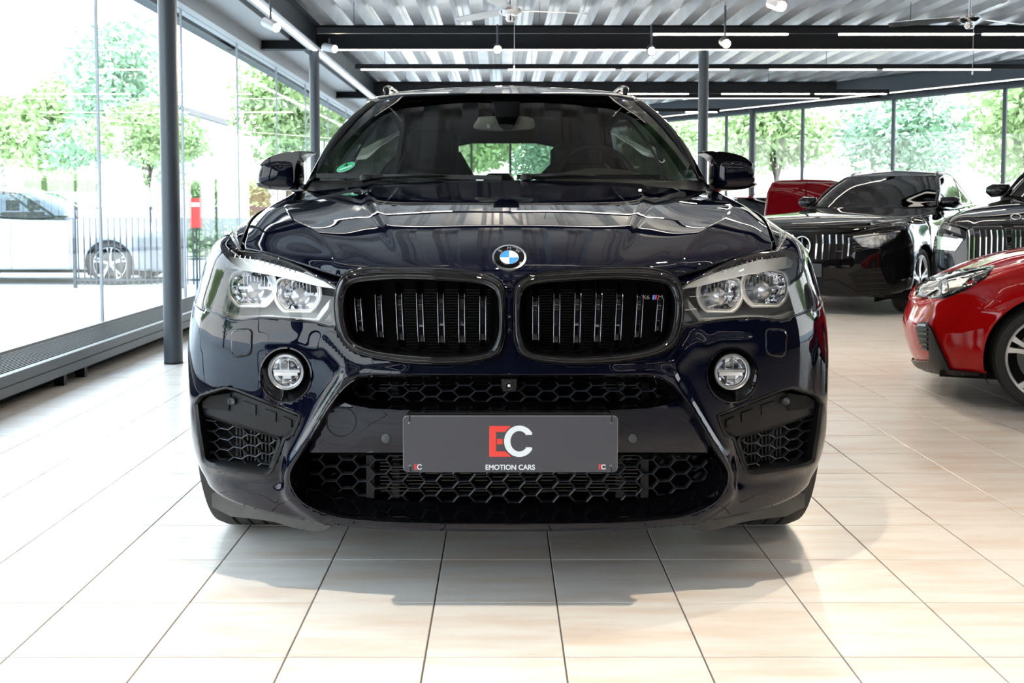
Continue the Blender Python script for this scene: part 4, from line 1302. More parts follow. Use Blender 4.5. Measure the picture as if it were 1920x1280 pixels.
for (X, Y, d) in ((78, 100, 1), (1812, 100, 1), (85, 470, -1), (1806, 470, -1)):
    c = q_(X, Y); e = q_(X + (4 if d > 0 else 8), Y - 62 * d)
    MB().tube([(c[0], PY_ - .0012, c[1]), (c[0] + (e[0] - c[0]) * .5, PY_ - .003, c[1] + (e[1] - c[1]) * .5), (e[0], PY_ - .001, e[1])], .0011, 7).build('cable_tie', M_DARK, plate, PO)
    MB().lathe([(.0026, -.001), (.0016, -.001)], 16, c=(c[0], PY_ - .0002, c[1])).build('hole_rim', M_ALU, plate, PO)

# ---- fog lamps
for fl in (False, True):
    sgn = -1 if fl else 1
    nF = 48
    a = np.linspace(0, 2 * math.pi, nF, endpoint=False)
    rim = s_loop([(419 + 47 * math.cos(t), 703 + 50 * math.sin(t)) for t in a])
    c0 = np.mean([p for p in rim], 0)
    cen = ploop([(419, 697)], lambda x, z: c0[1] + .012)[0]
    R_ = .0505
    def ringp(k, dy, off_=(0, 0)): return [(cen[0] + off_[0] + R_ * k * math.cos(t), cen[1] + dy + .12 * R_ * k * math.cos(t), cen[2] + off_[1] - R_ * k * math.sin(t)) for t in a]
    rim0 = s_loop([(419 + 49.6 * math.cos(t), 703 + 52.6 * math.sin(t)) for t in a])
    L = [[(p[0], p[1] + .003, p[2]) for p in rim0], [(p[0], p[1] - .0030, p[2]) for p in rim0], [(p[0], p[1] - .0038, p[2]) for p in rim], [(p[0] * .985 + cen[0] * .015, p[1] + .004, p[2] * .985 + cen[2] * .015) for p in rim], ringp(1.08, .022), ringp(1.04, .03)]
    if fl: L = [[(-p[0], p[1], p[2]) for p in l] for l in L]
    MB().loops(L).build('fog_lamp_recess', M_GLOSSBLACK, car, OFF, smooth=True, sharp=50)
    fo = MB().loops([[((sgn) * p[0], p[1], p[2]) for p in ringp(k, dy)] for (k, dy) in ((1.04, .03), (1.03, .006), (.97, .002), (.90, .006), (.86, .012), (.80, .010), (.78, .03))]).build('fog_lamp', M_ALU, car, OFF, smooth=True, sharp=40)
    # reflector bowl with the bar and fins
    MB().loops([[(sgn * p[0], p[1], p[2]) for p in ringp(k, dy)] for (k, dy) in ((.80, .018), (.7, .035), (.45, .048), (.15, .052), (.01, .052))]).build('reflector', M_CHROME, fo, (0, 0, 0) if False else OFF, smooth=True)
    b_ = MB(); cx_, cy_, cz_ = sgn * cen[0], cen[1], cen[2]
    b_.box(cx_ - .036, cy_ + .012, cz_ - .004, cx_ + .036, cy_ + .04, cz_ + .004)
    b_.box(cx_ - .018, cy_ + .014, cz_ + .004, cx_ - .0165, cy_ + .04, cz_ + .034).box(cx_ + .004, cy_ + .014, cz_ + .004, cx_ + .0055, cy_ + .04, cz_ + .036)
    b_.box(cx_ - .012, cy_ + .016, cz_ - .034, cx_ - .0105, cy_ + .04, cz_ - .004).box(cx_ + .0105, cy_ + .016, cz_ - .034, cx_ + .012, cy_ + .04, cz_ - .004)
    b_.box(cx_ - .010, cy_ + .018, cz_ - .022, cx_ + .010, cy_ + .03, cz_ - .010)
    b_.build('lamp_fins', M_ALU, fo, OFF)
    b_ = MB(); b_.box(cx_ - .034, cy_ + .010, cz_ - .012, cx_ + .030, cy_ + .013, cz_ - .003); b_.build('light_bar', M_LAMPWHITE, fo, OFF)
    MB().loops([[(sgn * p[0], p[1], p[2]) for p in ringp(k, dy)] for (k, dy) in ((.82, .010), (.6, .005), (.3, .002), (.01, .001))]).build('lens', M_LENS, fo, OFF, smooth=True)

# ---- side air ducts
def duct_y(x, z):
    x = abs(x); return Y0 + np.interp(x, [.5, .60, .70, .80, .88, .94, 1.0], [.085, .12, .165, .225, .285, .35, .45]) + np.interp(z, [.25, .35, .5], [.03, .012, 0])
DM = [(578, 772), (580, 800), (571, 860), (562, 868), (452, 886), (445, 878), (428, 826), (432, 818)]
for fl in (False, True):
    n_ = 100
    A_0 = s_loop(resample(shrink(DUs, 0, px=-2.6), n_)); A = [(p[0], p[1] - .0036, p[2]) for p in s_loop(resample(DUs, n_))]
    B = [(p[0], p[1] + .010, p[2]) for p in s_loop(resample(shrink(DUs, 0, px=4), n_))]
    C = [(p[0] * .99, p[1] + .09, p[2]) for p in B]
    L = [[(p[0], p[1] + .003, p[2]) for p in A_0], [(p[0], p[1] - .0028, p[2]) for p in A_0], A, B, C]
    if fl: L = [[(-p[0], p[1], p[2]) for p in l] for l in L]
    lin = MB().loops(L, False, True).build('duct_frame', M_PLASTIC, car, OFF, smooth=True, sharp=40)
    lin['label'] = 'matt black ' + ('left' if fl else 'right') + ' air duct'
    # upper blade with three pads
    BL = [(574, 752), (560, 742), (512, 735), (396, 781), (401, 798), (409, 812), (430, 818), (500, 796), (576, 774)]
    slab(dense_poly(BL, 10), lambda x, z: duct_y(x, z) + .026, .02, 'duct_blade', M_PLASTIC, car, OFF, flipx=fl, step=14, bevel=.002)
    slab(dense_poly([(574, 752), (560, 742), (522, 737), (526, 770), (574, 764)], 10), lambda x, z: duct_y(x, z) + .020, .006, 'duct_pocket', M_DARK, car, OFF, flipx=fl, step=14)
    for (cx_, cy_, w_, h__) in ((487, 764, 24, 20), (448, 778, 22, 18), (416, 790, 16, 14)):
        slab([(cx_ + w_ / 2, cy_ - h__ / 2 - 3), (cx_ - w_ / 2, cy_ - h__ / 2 + 5), (cx_ - w_ / 2, cy_ + h__ / 2 + 5), (cx_ + w_ / 2, cy_ + h__ / 2)], lambda x, z: duct_y(x, z) + .0215, .006, 'duct_pad', M_PLASTIC, car, OFF, flipx=fl, bevel=.0015)
    c = ploop([(520, 752)], lambda x, z: duct_y(x, z) + .012)[0]
    MB().lathe([(.011, .012), (.011, 0), (.009, -.002), (.006, 0), (0, .0)], 24, c=((-c[0] if fl else c[0]), c[1], c[2])).build('duct_sensor', M_STEEL, car, OFF, smooth=True, sharp=40)
    # mesh: rim + honeycomb, slanting downwards to the centre
    dmp = resample(dense_poly(DM, 6), 90)
    fy = lambda x, z: duct_y(x, z) + .034
    L = [ploop(shrink(dmp, 0, px=-3), fy), ploop(dmp, lambda x, z: duct_y(x, z) + .028), ploop(shrink(dmp, 0, px=5), fy), ploop(shrink(dmp, 0, px=5), lambda x, z: duct_y(x, z) + .06)]
    if fl: L = [[(-p[0], p[1], p[2]) for p in l] for l in L]
    MB().loops(L).build('mesh_rim', M_PLASTIC, car, OFF, smooth=True, sharp=40)
    hex_mesh(shrink(dmp, 0, px=4), 26.0, 19.5, 15.0, lambda x, z: duct_y(x, z) + .036, .02, .0030, 'honeycomb_mesh', car, OFF, org=(560, 789), warp=lambda p: (p[0], p[1] + (560 - p[0]) * .22), flipx=fl)
    r_ = MB()
    for x in np.arange(.66, .80, .012): r_.box(x, Y0 + .24 + (x - .66) * .5, .27, x + .004, Y0 + .25 + (x - .66) * .5, .46)
    r_.v = [((-p[0] if fl else p[0]), p[1], p[2]) for p in r_.v]
    o = r_.build('cooler_fins', M_GREYPL, car, OFF); o['kind'] = 'stuff'

# ---- headlights
def ptin(poly, d):  # outline resampled & placed on the body skin, pushed back by d
    return [(p[0], p[1] + d, p[2]) for p in s_loop(poly)]
for fl in (False, True):
    sg = -1 if fl else 1
    def fx(L): return [(sg * p[0], p[1], p[2]) for p in L]
    hh = thing_part = MB()
    n_ = 110; base = resample(HLs, n_)
    A = ptin(base, .001)
    def hl_y(x, z): x = abs(x); return Y0 + np.interp(x, [.42, .55, .65, .75, .84, .90], [.10, .15, .20, .27, .36, .47]) + np.interp(z, [.70, .80, .95], [.0, .015, .05])
    B = ploop(shrink(base, 0, px=3), lambda x, z: hl_y(x, z) + .02); C = ploop(shrink(base, 0, px=6), lambda x, z: hl_y(x, z) + .085)
    hs = MB().loops([fx(A), fx(B), fx(C)], False, True).build('headlight', M_LAMPGREY, car, OFF, smooth=True, sharp=40)
    hs['label'] = ('left' if fl else 'right') + ' headlight with two rings under a clear cover'
    sv = S.step; S.step = .010
    cov = panel(S, hl_s, [], 'clear_cover', M_LENS, hs, OFF, thick=0, mirror=False, lift=-.0005, flip=S_FLIP)
    S.step = sv
    if fl:
        for v_ in cov.data.vertices: v_.co.x = -v_.co.x
        cov.data.flip_normals()
    # dark rim gasket
    MB().loops([fx(ptin(shrink(base, 0, px=-1.2), .0)), fx(ptin(shrink(base, 0, px=.6), -.0012)), fx(ptin(shrink(base, 0, px=2.2), .003))]).build('gasket', M_GLOSSBLACK, hs, OFF, smooth=True)
    # brow light guide
    BR_ = [(326, 541), (347, 527), (388, 511), (430, 498), (470, 487), (522, 481), (534, 490), (530, 501), (490, 508), (448, 515), (400, 526), (360, 536)]
    slab(dense_poly(BR_, 12), lambda x, z: hl_y(x, z) + .010, .03, 'brow_light', M_LAMPWHITE, hs, OFF, flipx=fl, bevel=.003, step=10)
    # ribbed strip above
    RS = [(388, 509), (430, 495), (470, 483), (518, 476), (520, 481), (470, 487), (430, 498), (390, 512)]
    slab(dense_poly(RS, 12), lambda x, z: hl_y(x, z) + .016, .02, 'ribbed_strip', M_DSTEEL, hs, OFF, flipx=fl, step=10)
    rb = MB()
    for k in range(13):
        xx = 400 + k * 9.3; y_a = np.interp(xx, [388, 430, 470, 518], [509, 495, 483, 476]); y_b = y_a + 6
        a_ = ploop([(xx, y_a)], lambda x, z: hl_y(x, z) + .012)[0]; b_ = ploop([(xx + 1, y_b)], lambda x, z: hl_y(x, z) + .012)[0]
        rb.bar((sg * a_[0], a_[1], a_[2]), (sg * b_[0], b_[1], b_[2]), .0022, .006, up=(0, 1, 0))
    rb.build('ribs', M_CHROME, hs, OFF)
    # lower ledge
    LD = [(335, 560), (352, 580), (362, 596), (400, 594), (450, 590), (500, 592), (540, 581), (552, 570), (556, 578), (545, 585), (510, 597), (468, 593), (420, 595), (371, 600), (356, 602), (338, 578)]
    slab(dense_poly(LD, 12), lambda x, z: hl_y(x, z) + .025, .03, 'lower_ledge', M_LAMPGREY, hs, OFF, flipx=fl, bevel=.002)
    for (cx_, cy_, r_out, top) in ((396, 549, 45, 520), (481, 537, 47, 500)):
        def oct_(r, s=1.0):
            out = []
            for t in np.linspace(0, 2 * math.pi, 56, endpoint=False):
                x_, y_ = r * 1.02 * math.cos(t), r * math.sin(t)
                y_ = min(y_, r * .84); y_ = max(y_, -r * .80 + (x_ * .25))
                out.append((cx_ + x_, cy_ + y_))
            return out
        fyy = lambda d: (lambda x, z: hl_y(x, z) + d)
        ring = MB().loops([fx(ploop(oct_(r_out * k), fyy(d))) for (k, d) in ((1.0, .040), (.98, .022), (.92, .019), (.87, .026), (.85, .05))])
        ro = ring.build('ring_light', M_LAMPWHITE, hs, OFF, smooth=True, sharp=40)
        MB().loops([fx(ploop(oct_(r_out * k), fyy(d))) for (k, d) in ((.85, .034), (.80, .030), (.74, .050), (.55, .072), (.2, .080), (.01, .081))]).build('projector', M_CHROME, hs, OFF, smooth=True, sharp=35)
        pc = ploop([(cx_ - 2, cy_ + 8)], fyy(.03))[0]
        MB().lathe([(.031, .03), (.031, .012), (.026, -.004), (.015, -.014), (.0, -.018)], 28, c=(sg * pc[0], pc[1] + .018, pc[2])).build('bulb_lens', M_ALU, hs, OFF, smooth=True, sharp=60)
        b_ = MB(); sx_ = pc[1] / FPX
        for k in range(-3, 4):
            b_.box(sg * pc[0] + k * .010 - .0008, pc[1] + .015, pc[2] + .008, sg * pc[0] + k * .010 + .0008, pc[1] + .045, pc[2] + .040)
        b_.box(sg * pc[0] - .042, pc[1] + .006, pc[2] + .004, sg * pc[0] + .042, pc[1] + .04, pc[2] + .012)
        b_.build('lamp_fins', M_ALU, hs, OFF)

# ---- underside, air deflectors, wheels
MB().box(-.60, Y0 + .40, .21, .60, Y0 + 4.6, .24).build('underbody', M_DARK, car, OFF)
# inner skin behind the openings so that one cannot look through the car
MB().box(-.62, Y0 + .33, .24, .62, Y0 + .35, .86).build('bulkhead', M_DARK, car, OFF)
for fl in (False, True):
    sg = -1 if fl else 1
    DF = [(338, 970), (330, 980), (336, 990), (362, 997), (400, 990), (440, 978), (480, 972), (520, 968), (556, 950), (556, 925), (500, 925), (420, 930), (350, 950)]
    slab(dense_poly(DF, 10), lambda x, z: Y0 + .30 + .25 * max(0, abs(x) - .5), .03, 'air_deflector', M_GREYPL, car, OFF, flipx=fl, bevel=.004)
    # arch liner
    b_ = MB(); L = []
    for x in (.64, .89):
        L.append([(sg * x, Y0 + AX1 + .405 * math.cos(t), max(.39 + .405 * math.sin(t), .2)) for t in np.linspace(-.5, math.pi + .5, 30)])
    b_.loops(L, closed=False).build('arch_liner', M_DARK, car, OFF)
    b_ = MB(); L = []
    for x in (.64, .89):
        L.append([(sg * x, Y0 + AX2 + .405 * math.cos(t), max(.39 + .405 * math.sin(t), .2)) for t in np.linspace(-.5, math.pi + .5, 30)])
    b_.loops(L, closed=False).build('arch_liner', M_DARK, car, OFF)
    MB().box(min(sg * .62, sg * .64), Y0 + .5, .2, max(sg * .62, sg * .64), Y0 + 4.3, 1.0).build('inner_wall', M_DARK, car, OFF)

def make_wheel(parent, c, R, width, side, rimR, spokes=5, rim_m=None, caliper=None, steer=0.0, style='twin', name='wheel'):
    """axis along x; side=+1 outer face at +x"""
    rim_m = rim_m or M_ALU
    w2 = width / 2
    wh = bpy.data.objects.new(name, None); COL.objects.link(wh); wh.parent = parent; wh.location = c
    wh.rotation_euler = (0, 0, steer)
    prof = [(rimR * .99, -w2 * .80), (rimR * 1.03, -w2 * .95), (R - .035, -w2), (R - .012, -w2 * .93), (R - .002, -w2 * .75)]
    for k_ in range(-2, 3):
        a = k_ * w2 * .3
        prof += [(R, a - w2 * .11), (R, a + w2 * .11), (R - .007, a + w2 * .12), (R - .007, a + w2 * .18)] if k_ < 2 else [(R, a - w2 * .11), (R, a + w2 * .11)]
    prof += [(R - .002, w2 * .75), (R - .012, w2 * .93), (R - .035, w2), (rimR * 1.03, w2 * .95), (rimR * .99, w2 * .80)]
    MB().lathe(prof, 64, axis='x').build('tyre', M_RUBBER, wh, smooth=True, sharp=30)
    s = side
    MB().lathe([(rimR * 1.0, s * w2 * .86), (rimR * .985, s * w2 * .90), (rimR * .94, s * w2 * .86), (rimR * .92, s * w2 * .70)], 64, axis='x').build('rim', rim_m, wh, smooth=True, sharp=35)
    MB().lathe([(rimR * .92, s * w2 * .70), (rimR * .90, s * w2 * .2), (rimR * .90, -s * w2 * .8), (rimR, -s * w2 * .8)], 64, axis='x').build('rim_barrel', M_DSTEEL, wh, smooth=True, sharp=35)
    MB().lathe([(rimR * .70, s * w2 * .05), (rimR * .70, -s * w2 * .05), (0, -s * w2 * .05), (0, s * w2 * .05), (rimR * .70, s * w2 * .05)], 48, axis='x').build('brake_disc', M_DISC, wh, smooth=True, sharp=35)
    MB().lathe([(rimR * .9, -s * w2 * .3), (0, -s * w2 * .3)], 32, axis='x').build('barrel_back', M_DARK, wh)
    xo = s * w2 * .80
    MB().lathe([(rimR * .20, s * w2 * .35), (rimR * .20, xo * .86), (rimR * .13, xo * .95), (rimR * .12, xo * .86), (0, xo * .86)], 32, axis='x').build('hub', rim_m, wh, smooth=True, sharp=35)
    for k_ in range(spokes):
        a0 = 2 * math.pi * k_ / spokes + .3
        offs = (-.16, .16) if style == 'twin' else (0,)
        for da in offs:
            m_ = MB(); L = []
            for (r, wd, xx) in ((rimR * .12, .018, .84), (rimR * .45, .013, .78), (rimR * .75, .011, .84), (rimR * .95, .015, .86)):
                spread = da * (r / rimR) if style == 'twin' else 0
                a = a0 + spread
                cy_, cz_ = r * math.cos(a), r * math.sin(a); tx_, tz_ = -math.sin(a), math.cos(a)
                L.append([(s * w2 * xx, cy_ + tx_ * wd, cz_ + tz_ * wd), (s * w2 * xx, cy_ - tx_ * wd, cz_ - tz_ * wd), (s * w2 * (xx - .22), cy_ - tx_ * wd * 1.1, cz_ - tz_ * wd * 1.1), (s * w2 * (xx - .22), cy_ + tx_ * wd * 1.1, cz_ + tz_ * wd * 1.1)])
            m_.loops(L, True, True).build('spoke', rim_m, wh)
    if caliper:
        m_ = MB(); L = []
        for a in np.linspace(caliper[1], caliper[2], 9):
            ca, sa = math.cos(a), math.sin(a); r0, r1 = rimR * .52, rimR * .82
            L.append([(s * w2 * .05, r0 * ca, r0 * sa), (s * w2 * .42, r0 * ca, r0 * sa), (s * w2 * .42, r1 * ca, r1 * sa), (s * w2 * .05, r1 * ca, r1 * sa)])
        m_.loops(L, True, True).build('brake_caliper', caliper[0], wh)
    return wh
for sg in (-1, 1):
    for ay in (AX1, AX2):
        make_wheel(car, (sg * .815, Y0 + ay - OFF[1], RW), RW, .30, sg, .26, rim_m=M_DSTEEL)

# ---- greenhouse
def yw(p): return (p[0], Y0 + p[1], p[2])
WB_ = [yw(p) for p in ((0, 1.42, 1.165), (.25, 1.43, 1.167), (.5, 1.48, 1.175), (.70, 1.59, 1.187), (.825, 1.73, 1.197))]
WT_ = [yw(p) for p in ((0, 2.28, 1.613), (.18, 2.285, 1.613), (.36, 2.31, 1.612), (.52, 2.35, 1.609), (.628, 2.42, 1.597))]
WS_ = [WB_[-1], yw((.765, 2.00, 1.365)), yw((.70, 2.22, 1.495)), WT_[-1]]
WC_ = [WB_[0], yw((0, 1.72, 1.345)), yw((0, 2.0, 1.495)), WT_[0]]
G = coons(WB_, WT_, WC_, WS_, 34, 26)
grid_mesh(G, 'windscreen', M_WSGLASS, car, OFF, thick=0, mirror=True)
PO_B = [yw(p) for p in ((.825, 1.73, 1.197), (.765, 2.00, 1.365), (.70, 2.22, 1.495), (.628, 2.42, 1.597))]
PO_O = [yw(p) for p in ((.868, 1.76, 1.165), (.812, 2.06, 1.365), (.742, 2.29, 1.505), (.672, 2.47, 1.610))]
Gp = coons(PO_B, PO_O, [PO_B[0], yw((.852, 1.735, 1.185)), PO_O[0]], [PO_B[-1], yw((.653, 2.435, 1.608)), PO_O[-1]], 24, 8, bulge=(.006, -.012, .008))
grid_mesh(Gp, 'windscreen_pillar', M_GLOSSBLACK, car, OFF, thick=.01, mirror=True, flip=True)
CAN = [yw(p) for p in ((.672, 2.47, 1.610), (.668, 2.75, 1.640), (.66, 3.2, 1.640), (.64, 3.6, 1.60), (.61, 4.0, 1.50), (.58, 4.4, 1.36), (.60, 4.62, 1.20))]
BEL = [yw(p) for p in ((.868, 1.76, 1.150), (.885, 2.1, 1.13), (.884, 2.6, 1.15), (.88, 3.0, 1.17), (.85, 3.75, 1.20), (.78, 4.35, 1.20), (.66, 4.68, 1.17))]
Gs = coons(BEL, CAN, PO_O, [BEL[-1], yw((.63, 4.66, 1.185)), CAN[-1]], 40, 14, bulge=(.02, 0, 0))
# glass with solid rear quarter
grid_mesh(Gs[:28, 1:-1], 'side_window', M_CARGLASS, car, OFF, thick=0, mirror=True)
grid_mesh(Gs[:, :2], 'window_sill_trim', M_GLOSSBLACK, car, OFF, thick=.006, mirror=True)
grid_mesh(Gs[:, -2:], 'window_top_trim', M_GLOSSBLACK, car, OFF, thick=.006, mirror=True)
grid_mesh(Gs[27:, 1:-1], 'rear_pillar', M_PAINT, car, OFF, thick=.01, mirror=True)
grid_mesh(Gs[14:16, 1:-1] + np.array([.003, 0, 0]), 'door_pillar', M_GLOSSBLACK, car, OFF, thick=.004, mirror=True)
RC = [WT_[0], yw((0, 2.75, 1.708)), yw((0, 3.2, 1.712)), yw((0, 3.6, 1.675)), yw((0, 3.75, 1.65))]
RS_ = [WT_[-1]] + [yw(p) for p in ((.655, 2.52, 1.625), (.655, 2.80, 1.655), (.645, 3.2, 1.655), (.63, 3.55, 1.62), (.60, 3.72, 1.59))]
Gr = coons(WT_, [RC[-1], yw((.25, 3.745, 1.645)), yw((.45, 3.735, 1.625)), RS_[-1]], RC, RS_, 30, 36)
grid_mesh(Gr, 'roof', M_PAINT, car, OFF, thick=.008, mirror=True)
Gl = coons([RC[-1], yw((.25, 3.745, 1.645)), yw((.45, 3.735, 1.625)), RS_[-1]], [yw(p) for p in ((0, 4.62, 1.255), (.25, 4.61, 1.252), (.45, 4.58, 1.245), (.56, 4.55, 1.235))], [RC[-1], yw((0, 4.2, 1.475)), yw((0, 4.62, 1.255))], [RS_[-1], yw((.58, 4.15, 1.425)), yw((.56, 4.55, 1.235))], 20, 14)
grid_mesh(Gl, 'rear_window', M_REARGLASS, car, OFF, thick=0, mirror=True)
Gq = coons([RS_[-1], yw((.625, 3.72, 1.585))], [yw((.56, 4.55, 1.235)), yw((.60, 4.62, 1.20))], [RS_[-1], yw((.58, 4.15, 1.425)), yw((.56, 4.55, 1.235))], [yw((.625, 3.72, 1.585)), yw((.60, 4.15, 1.45)), yw((.60, 4.62, 1.20))], 4, 12)
grid_mesh(Gq, 'rear_window_frame', M_PAINT, car, OFF, thick=.01, mirror=True)
Gt = coons([yw(p) for p in ((0, 4.62, 1.25), (.25, 4.61, 1.247), (.45, 4.58, 1.24), (.60, 4.60, 1.20))], [yw(p) for p in ((0, 4.87, 1.14), (.25, 4.86, 1.14), (.45, 4.82, 1.15), (.66, 4.69, 1.17))], [yw((0, 4.62, 1.25)), yw((0, 4.87, 1.14))], [yw((.60, 4.60, 1.20)), yw((.66, 4.69, 1.17))], 12, 6)
grid_mesh(Gt, 'boot_lid', M_PAINT, car, OFF, thick=.01, mirror=True)
# roof rails
for sg in (-1, 1):
    m_ = MB()
    m_.tube([(sg * .600, Y0 + 2.52, 1.640), (sg * .612, Y0 + 2.60, 1.672), (sg * .612, Y0 + 2.75, 1.695), (sg * .605, Y0 + 3.2, 1.700), (sg * .59, Y0 + 3.55, 1.665), (sg * .57, Y0 + 3.66, 1.625)], [.012, .017, .017, .017, .015, .01], 12)
    m_.build('roof_rail', M_GLOSSBLACK, car, OFF, smooth=True)
# cowl and wipers
cow = coons([yw((0, 1.345, 1.160)), yw((.4, 1.37, 1.155)), yw((.82, 1.49, 1.125))], [yw((0, 1.50, 1.172)), yw((.5, 1.55, 1.182)), yw((.835, 1.76, 1.187))], [yw((0, 1.345, 1.160)), yw((0, 1.50, 1.172))], [yw((.82, 1.49, 1.125)), yw((.835, 1.76, 1.187))], 20, 5)
grid_mesh(cow, 'cowl', M_PLASTIC, car, OFF, thick=.006, mirror=True)
def wiper(pts, name='wiper'):
    P = [np.array(yw(p)) for p in pts]
    m_ = MB(); m_.tube([tuple(p) for p in P[:2]], [.016, .009], 10)
    w = m_.build('wiper', M_PLASTIC, car, OFF, smooth=True, sharp=40)
    MB().tube([tuple(P[1]), tuple((P[1] + P[2]) / 2 + np.array([0, -.01, .004])), tuple(P[2])], [.009, .007, .006], 8).build('wiper_arm', M_PLASTIC, w, OFF, smooth=True)
    MB().bar(tuple(P[3]), tuple(P[4]), .010, .018).build('wiper_blade', M_PLASTIC, w, OFF)
    return w
wiper([(-.585, 1.50, 1.187), (-.50, 1.49, 1.196), (-.25, 1.445, 1.198), (-.79, 1.60, 1.204), (-.02, 1.415, 1.190)])
wiper([(.06, 1.38, 1.186), (.12, 1.39, 1.196), (.35, 1.42, 1.196), (.04, 1.40, 1.192), (.62, 1.50, 1.196)])
MB().lathe([(.024, 0), (.024, .012), (.016, .024), (0, .026)], 20, c=(.075, Y0 + 1.37, 1.180), axis='z').build('wiper_cap', M_PLASTIC, car, OFF, smooth=True, sharp=40)
MB().lathe([(.024, 0), (.024, .012), (.016, .022), (0, .024)], 20, c=(-.57, Y0 + 1.48, 1.182), axis='z').build('wiper_cap', M_PLASTIC, car, OFF, smooth=True, sharp=40)
# emission sticker on the glass (lower left corner)
stc = W(650 - PCX - 8, 314, Y0 + 1.66)
gN = Vector((-.35, -.80, .50)).normalized()
sC = Vector((stc[0], Y0 + 1.66 + .02, stc[2])) ; 
def shift_to_glass(p):
    t = BVHTree.FromPolygons([tuple(q) for q in (G * np.array([-1, 1, 1])).reshape(-1, 3)], [(i * 26 + j, (i + 1) * 26 + j, (i + 1) * 26 + j + 1, i * 26 + j + 1) for i in range(33) for j in range(25)])
    o_ = Vector((0, 0, CAMH)); d = ray(p[0], p[1]); l, n, f, ds = t.ray_cast(o_, d)
    return l, n
l_, n_g = shift_to_glass((650 - 951, 314))
if l_ is not None:
    if n_g.y > 0: n_g = -n_g
    sC = l_ + n_g * .002
    def disc_e(r, h, name, m_, par):
        return disc_on(sC + n_g * h, n_g, Vector((.25, 0, 1)), r, 0, .0006, 36).build(name, m_, par, OFF)
    sticker = disc_e(.041, 0, 'windscreen_sticker', M_PRINTWHITE, car); sticker['label'] = 'round green sticker with the figure 4'
    disc_e(.039, .0007, 'green_disc', mat('sticker_green', (.02, .42, .16), .5), sticker)
    rr_ = Vector((1, 0, .25)); rr_ = (rr_ - n_g * rr_.dot(n_g)).normalized()
    upg = n_g.cross(rr_); upg = upg if upg.z > 0 else -upg
    cc_ = sC - Vector(OFF)
    a_ = cc_ + n_g * .0018 - upg * .010
    MB().bar(a_ - rr_ * .028, a_ + rr_ * .028, .011, .0008, up=tuple(n_g)).build('white_field', M_PRINTWHITE, sticker)
    text_obj('4', .038, M_DARK, 'figure', sticker, frame_mtx(cc_ + n_g * .0018 + upg * .016, rr_, upg), .0004, bold=.001)

# ---- door mirrors
def pillow(poly, Yc, stations, name, m_, parent, sx=1, shift=(0, 0)):
    P = np.array(poly, float); c = P.mean(0)
    L = []
    for (k_, Y) in stations:
        L.append([tuple(np.array(W(c[0] + (p[0] - c[0]) * k_, c[1] + (p[1] - c[1]) * k_, Yc)) * np.array([1, 0, 1]) + np.array([0, Y, 0])) for p in P])
    L = [[(sx * p[0], p[1], p[2]) for p in l] for l in L]
    return MB().loops(L, True, True).build(name, m_, parent, OFF, smooth=True, sharp=50)
YM = Y0 + 1.86
CAP = smooth_poly([(464, 330), (462, 344), (452, 353), (425, 356), (394, 356), (384, 345), (384, 318), (388, 300), (408, 296), (438, 298), (456, 306)], 5)
TOP_ = smooth_poly([(456, 311), (442, 297), (420, 289), (396, 285), (366, 284.5), (364, 287), (378, 295), (386, 304), (390, 316), (391, 340), (398, 346), (398, 320), (402, 305), (430, 304)], 4)
for sg in (-1, 1):
    mi = pillow(CAP, YM, [(.50, YM - .085), (.74, YM - .078), (.88, YM - .062), (.96, YM - .035), (1.0, YM), (1.0, YM + .06), (.96, YM + .08)], 'door_mirror', M_PAINT, car, sg)
    mi['label'] = 'door mirror on the ' + ('left' if sg < 0 else 'right')
    pillow(TOP_, YM, [(.96, YM - .075), (1.0, YM - .065), (1.0, YM + .07), (.97, YM + .08)], 'mirror_wing', M_GLOSSBLACK, mi, sg)
    LOWM = smooth_poly([(463, 343), (455, 352), (425, 357), (400, 357), (392, 350), (420, 344)], 4)
    pillow(LOWM, YM, [(.8, YM - .07), (1.0, YM - .05), (1.0, YM + .07)], 'mirror_base', M_GLOSSBLACK, mi, sg)
    a_ = W(398, 350, YM); b__ = (.87, YM - .06, 1.14)
    MB().tube([(sg * a_[0], a_[1] + .01, a_[2]), (sg * (a_[0] - .04), YM - .01, a_[2] - .012), (sg * b__[0], b__[1] - .02, b__[2])], [.026, .024, .034], 12).build('mirror_foot', M_GLOSSBLACK, mi, OFF, smooth=True)
    tr_ = MB().add([(sg * .86, Y0 + 1.74, 1.135), (sg * .888, Y0 + 2.0, 1.13), (sg * .83, Y0 + 2.0, 1.32), (sg * .872, Y0 + 1.74, 1.155)], [(0, 1, 2, 3)]).build('mirror_triangle', M_GLOSSBLACK, car, OFF)

# ---- cabin
MB().loops([[yw((x, 1.52 + .0 * abs(x), 1.06)) for x in (-.80, -.4, 0, .4, .80)], [yw((x, 1.56 + .12 * abs(x), 1.145)) for x in (-.80, -.4, 0, .4, .80)], [yw((x, 2.05, 1.170)) for x in (-.80, -.4, 0, .4, .80)], [yw((x, 2.12, 1.10)) for x in (-.80, -.4, 0, .4, .80)], [yw((x, 2.14, .7)) for x in (-.80, -.4, 0, .4, .80)]], closed=False).build('dashboard', M_CABIN, car, OFF, smooth=True)
MB().box(-.84, Y0 + 1.4, .35, .84, Y0 + 4.7, .40).build('cabin_floor', M_CABIN, car, OFF)
for sg in (-1, 1):
    MB().box(min(sg * .84, sg * .80), Y0 + 1.8, .38, max(sg * .84, sg * .80), Y0 + 4.5, 1.13).build('door_card', M_CABIN, car, OFF)
grid_mesh(Gr[:, 1:] * np.array([.985, 1, 1]) + np.array([0, 0, -.035]), 'headliner', M_CABIN, car, OFF, thick=.004, mirror=True)
_h = [(838 - PCX, 277), (880 - PCX, 269), (1000 - PCX, 269), (1044 - PCX, 278), (1030 - PCX, 345), (860 - PCX, 345)]
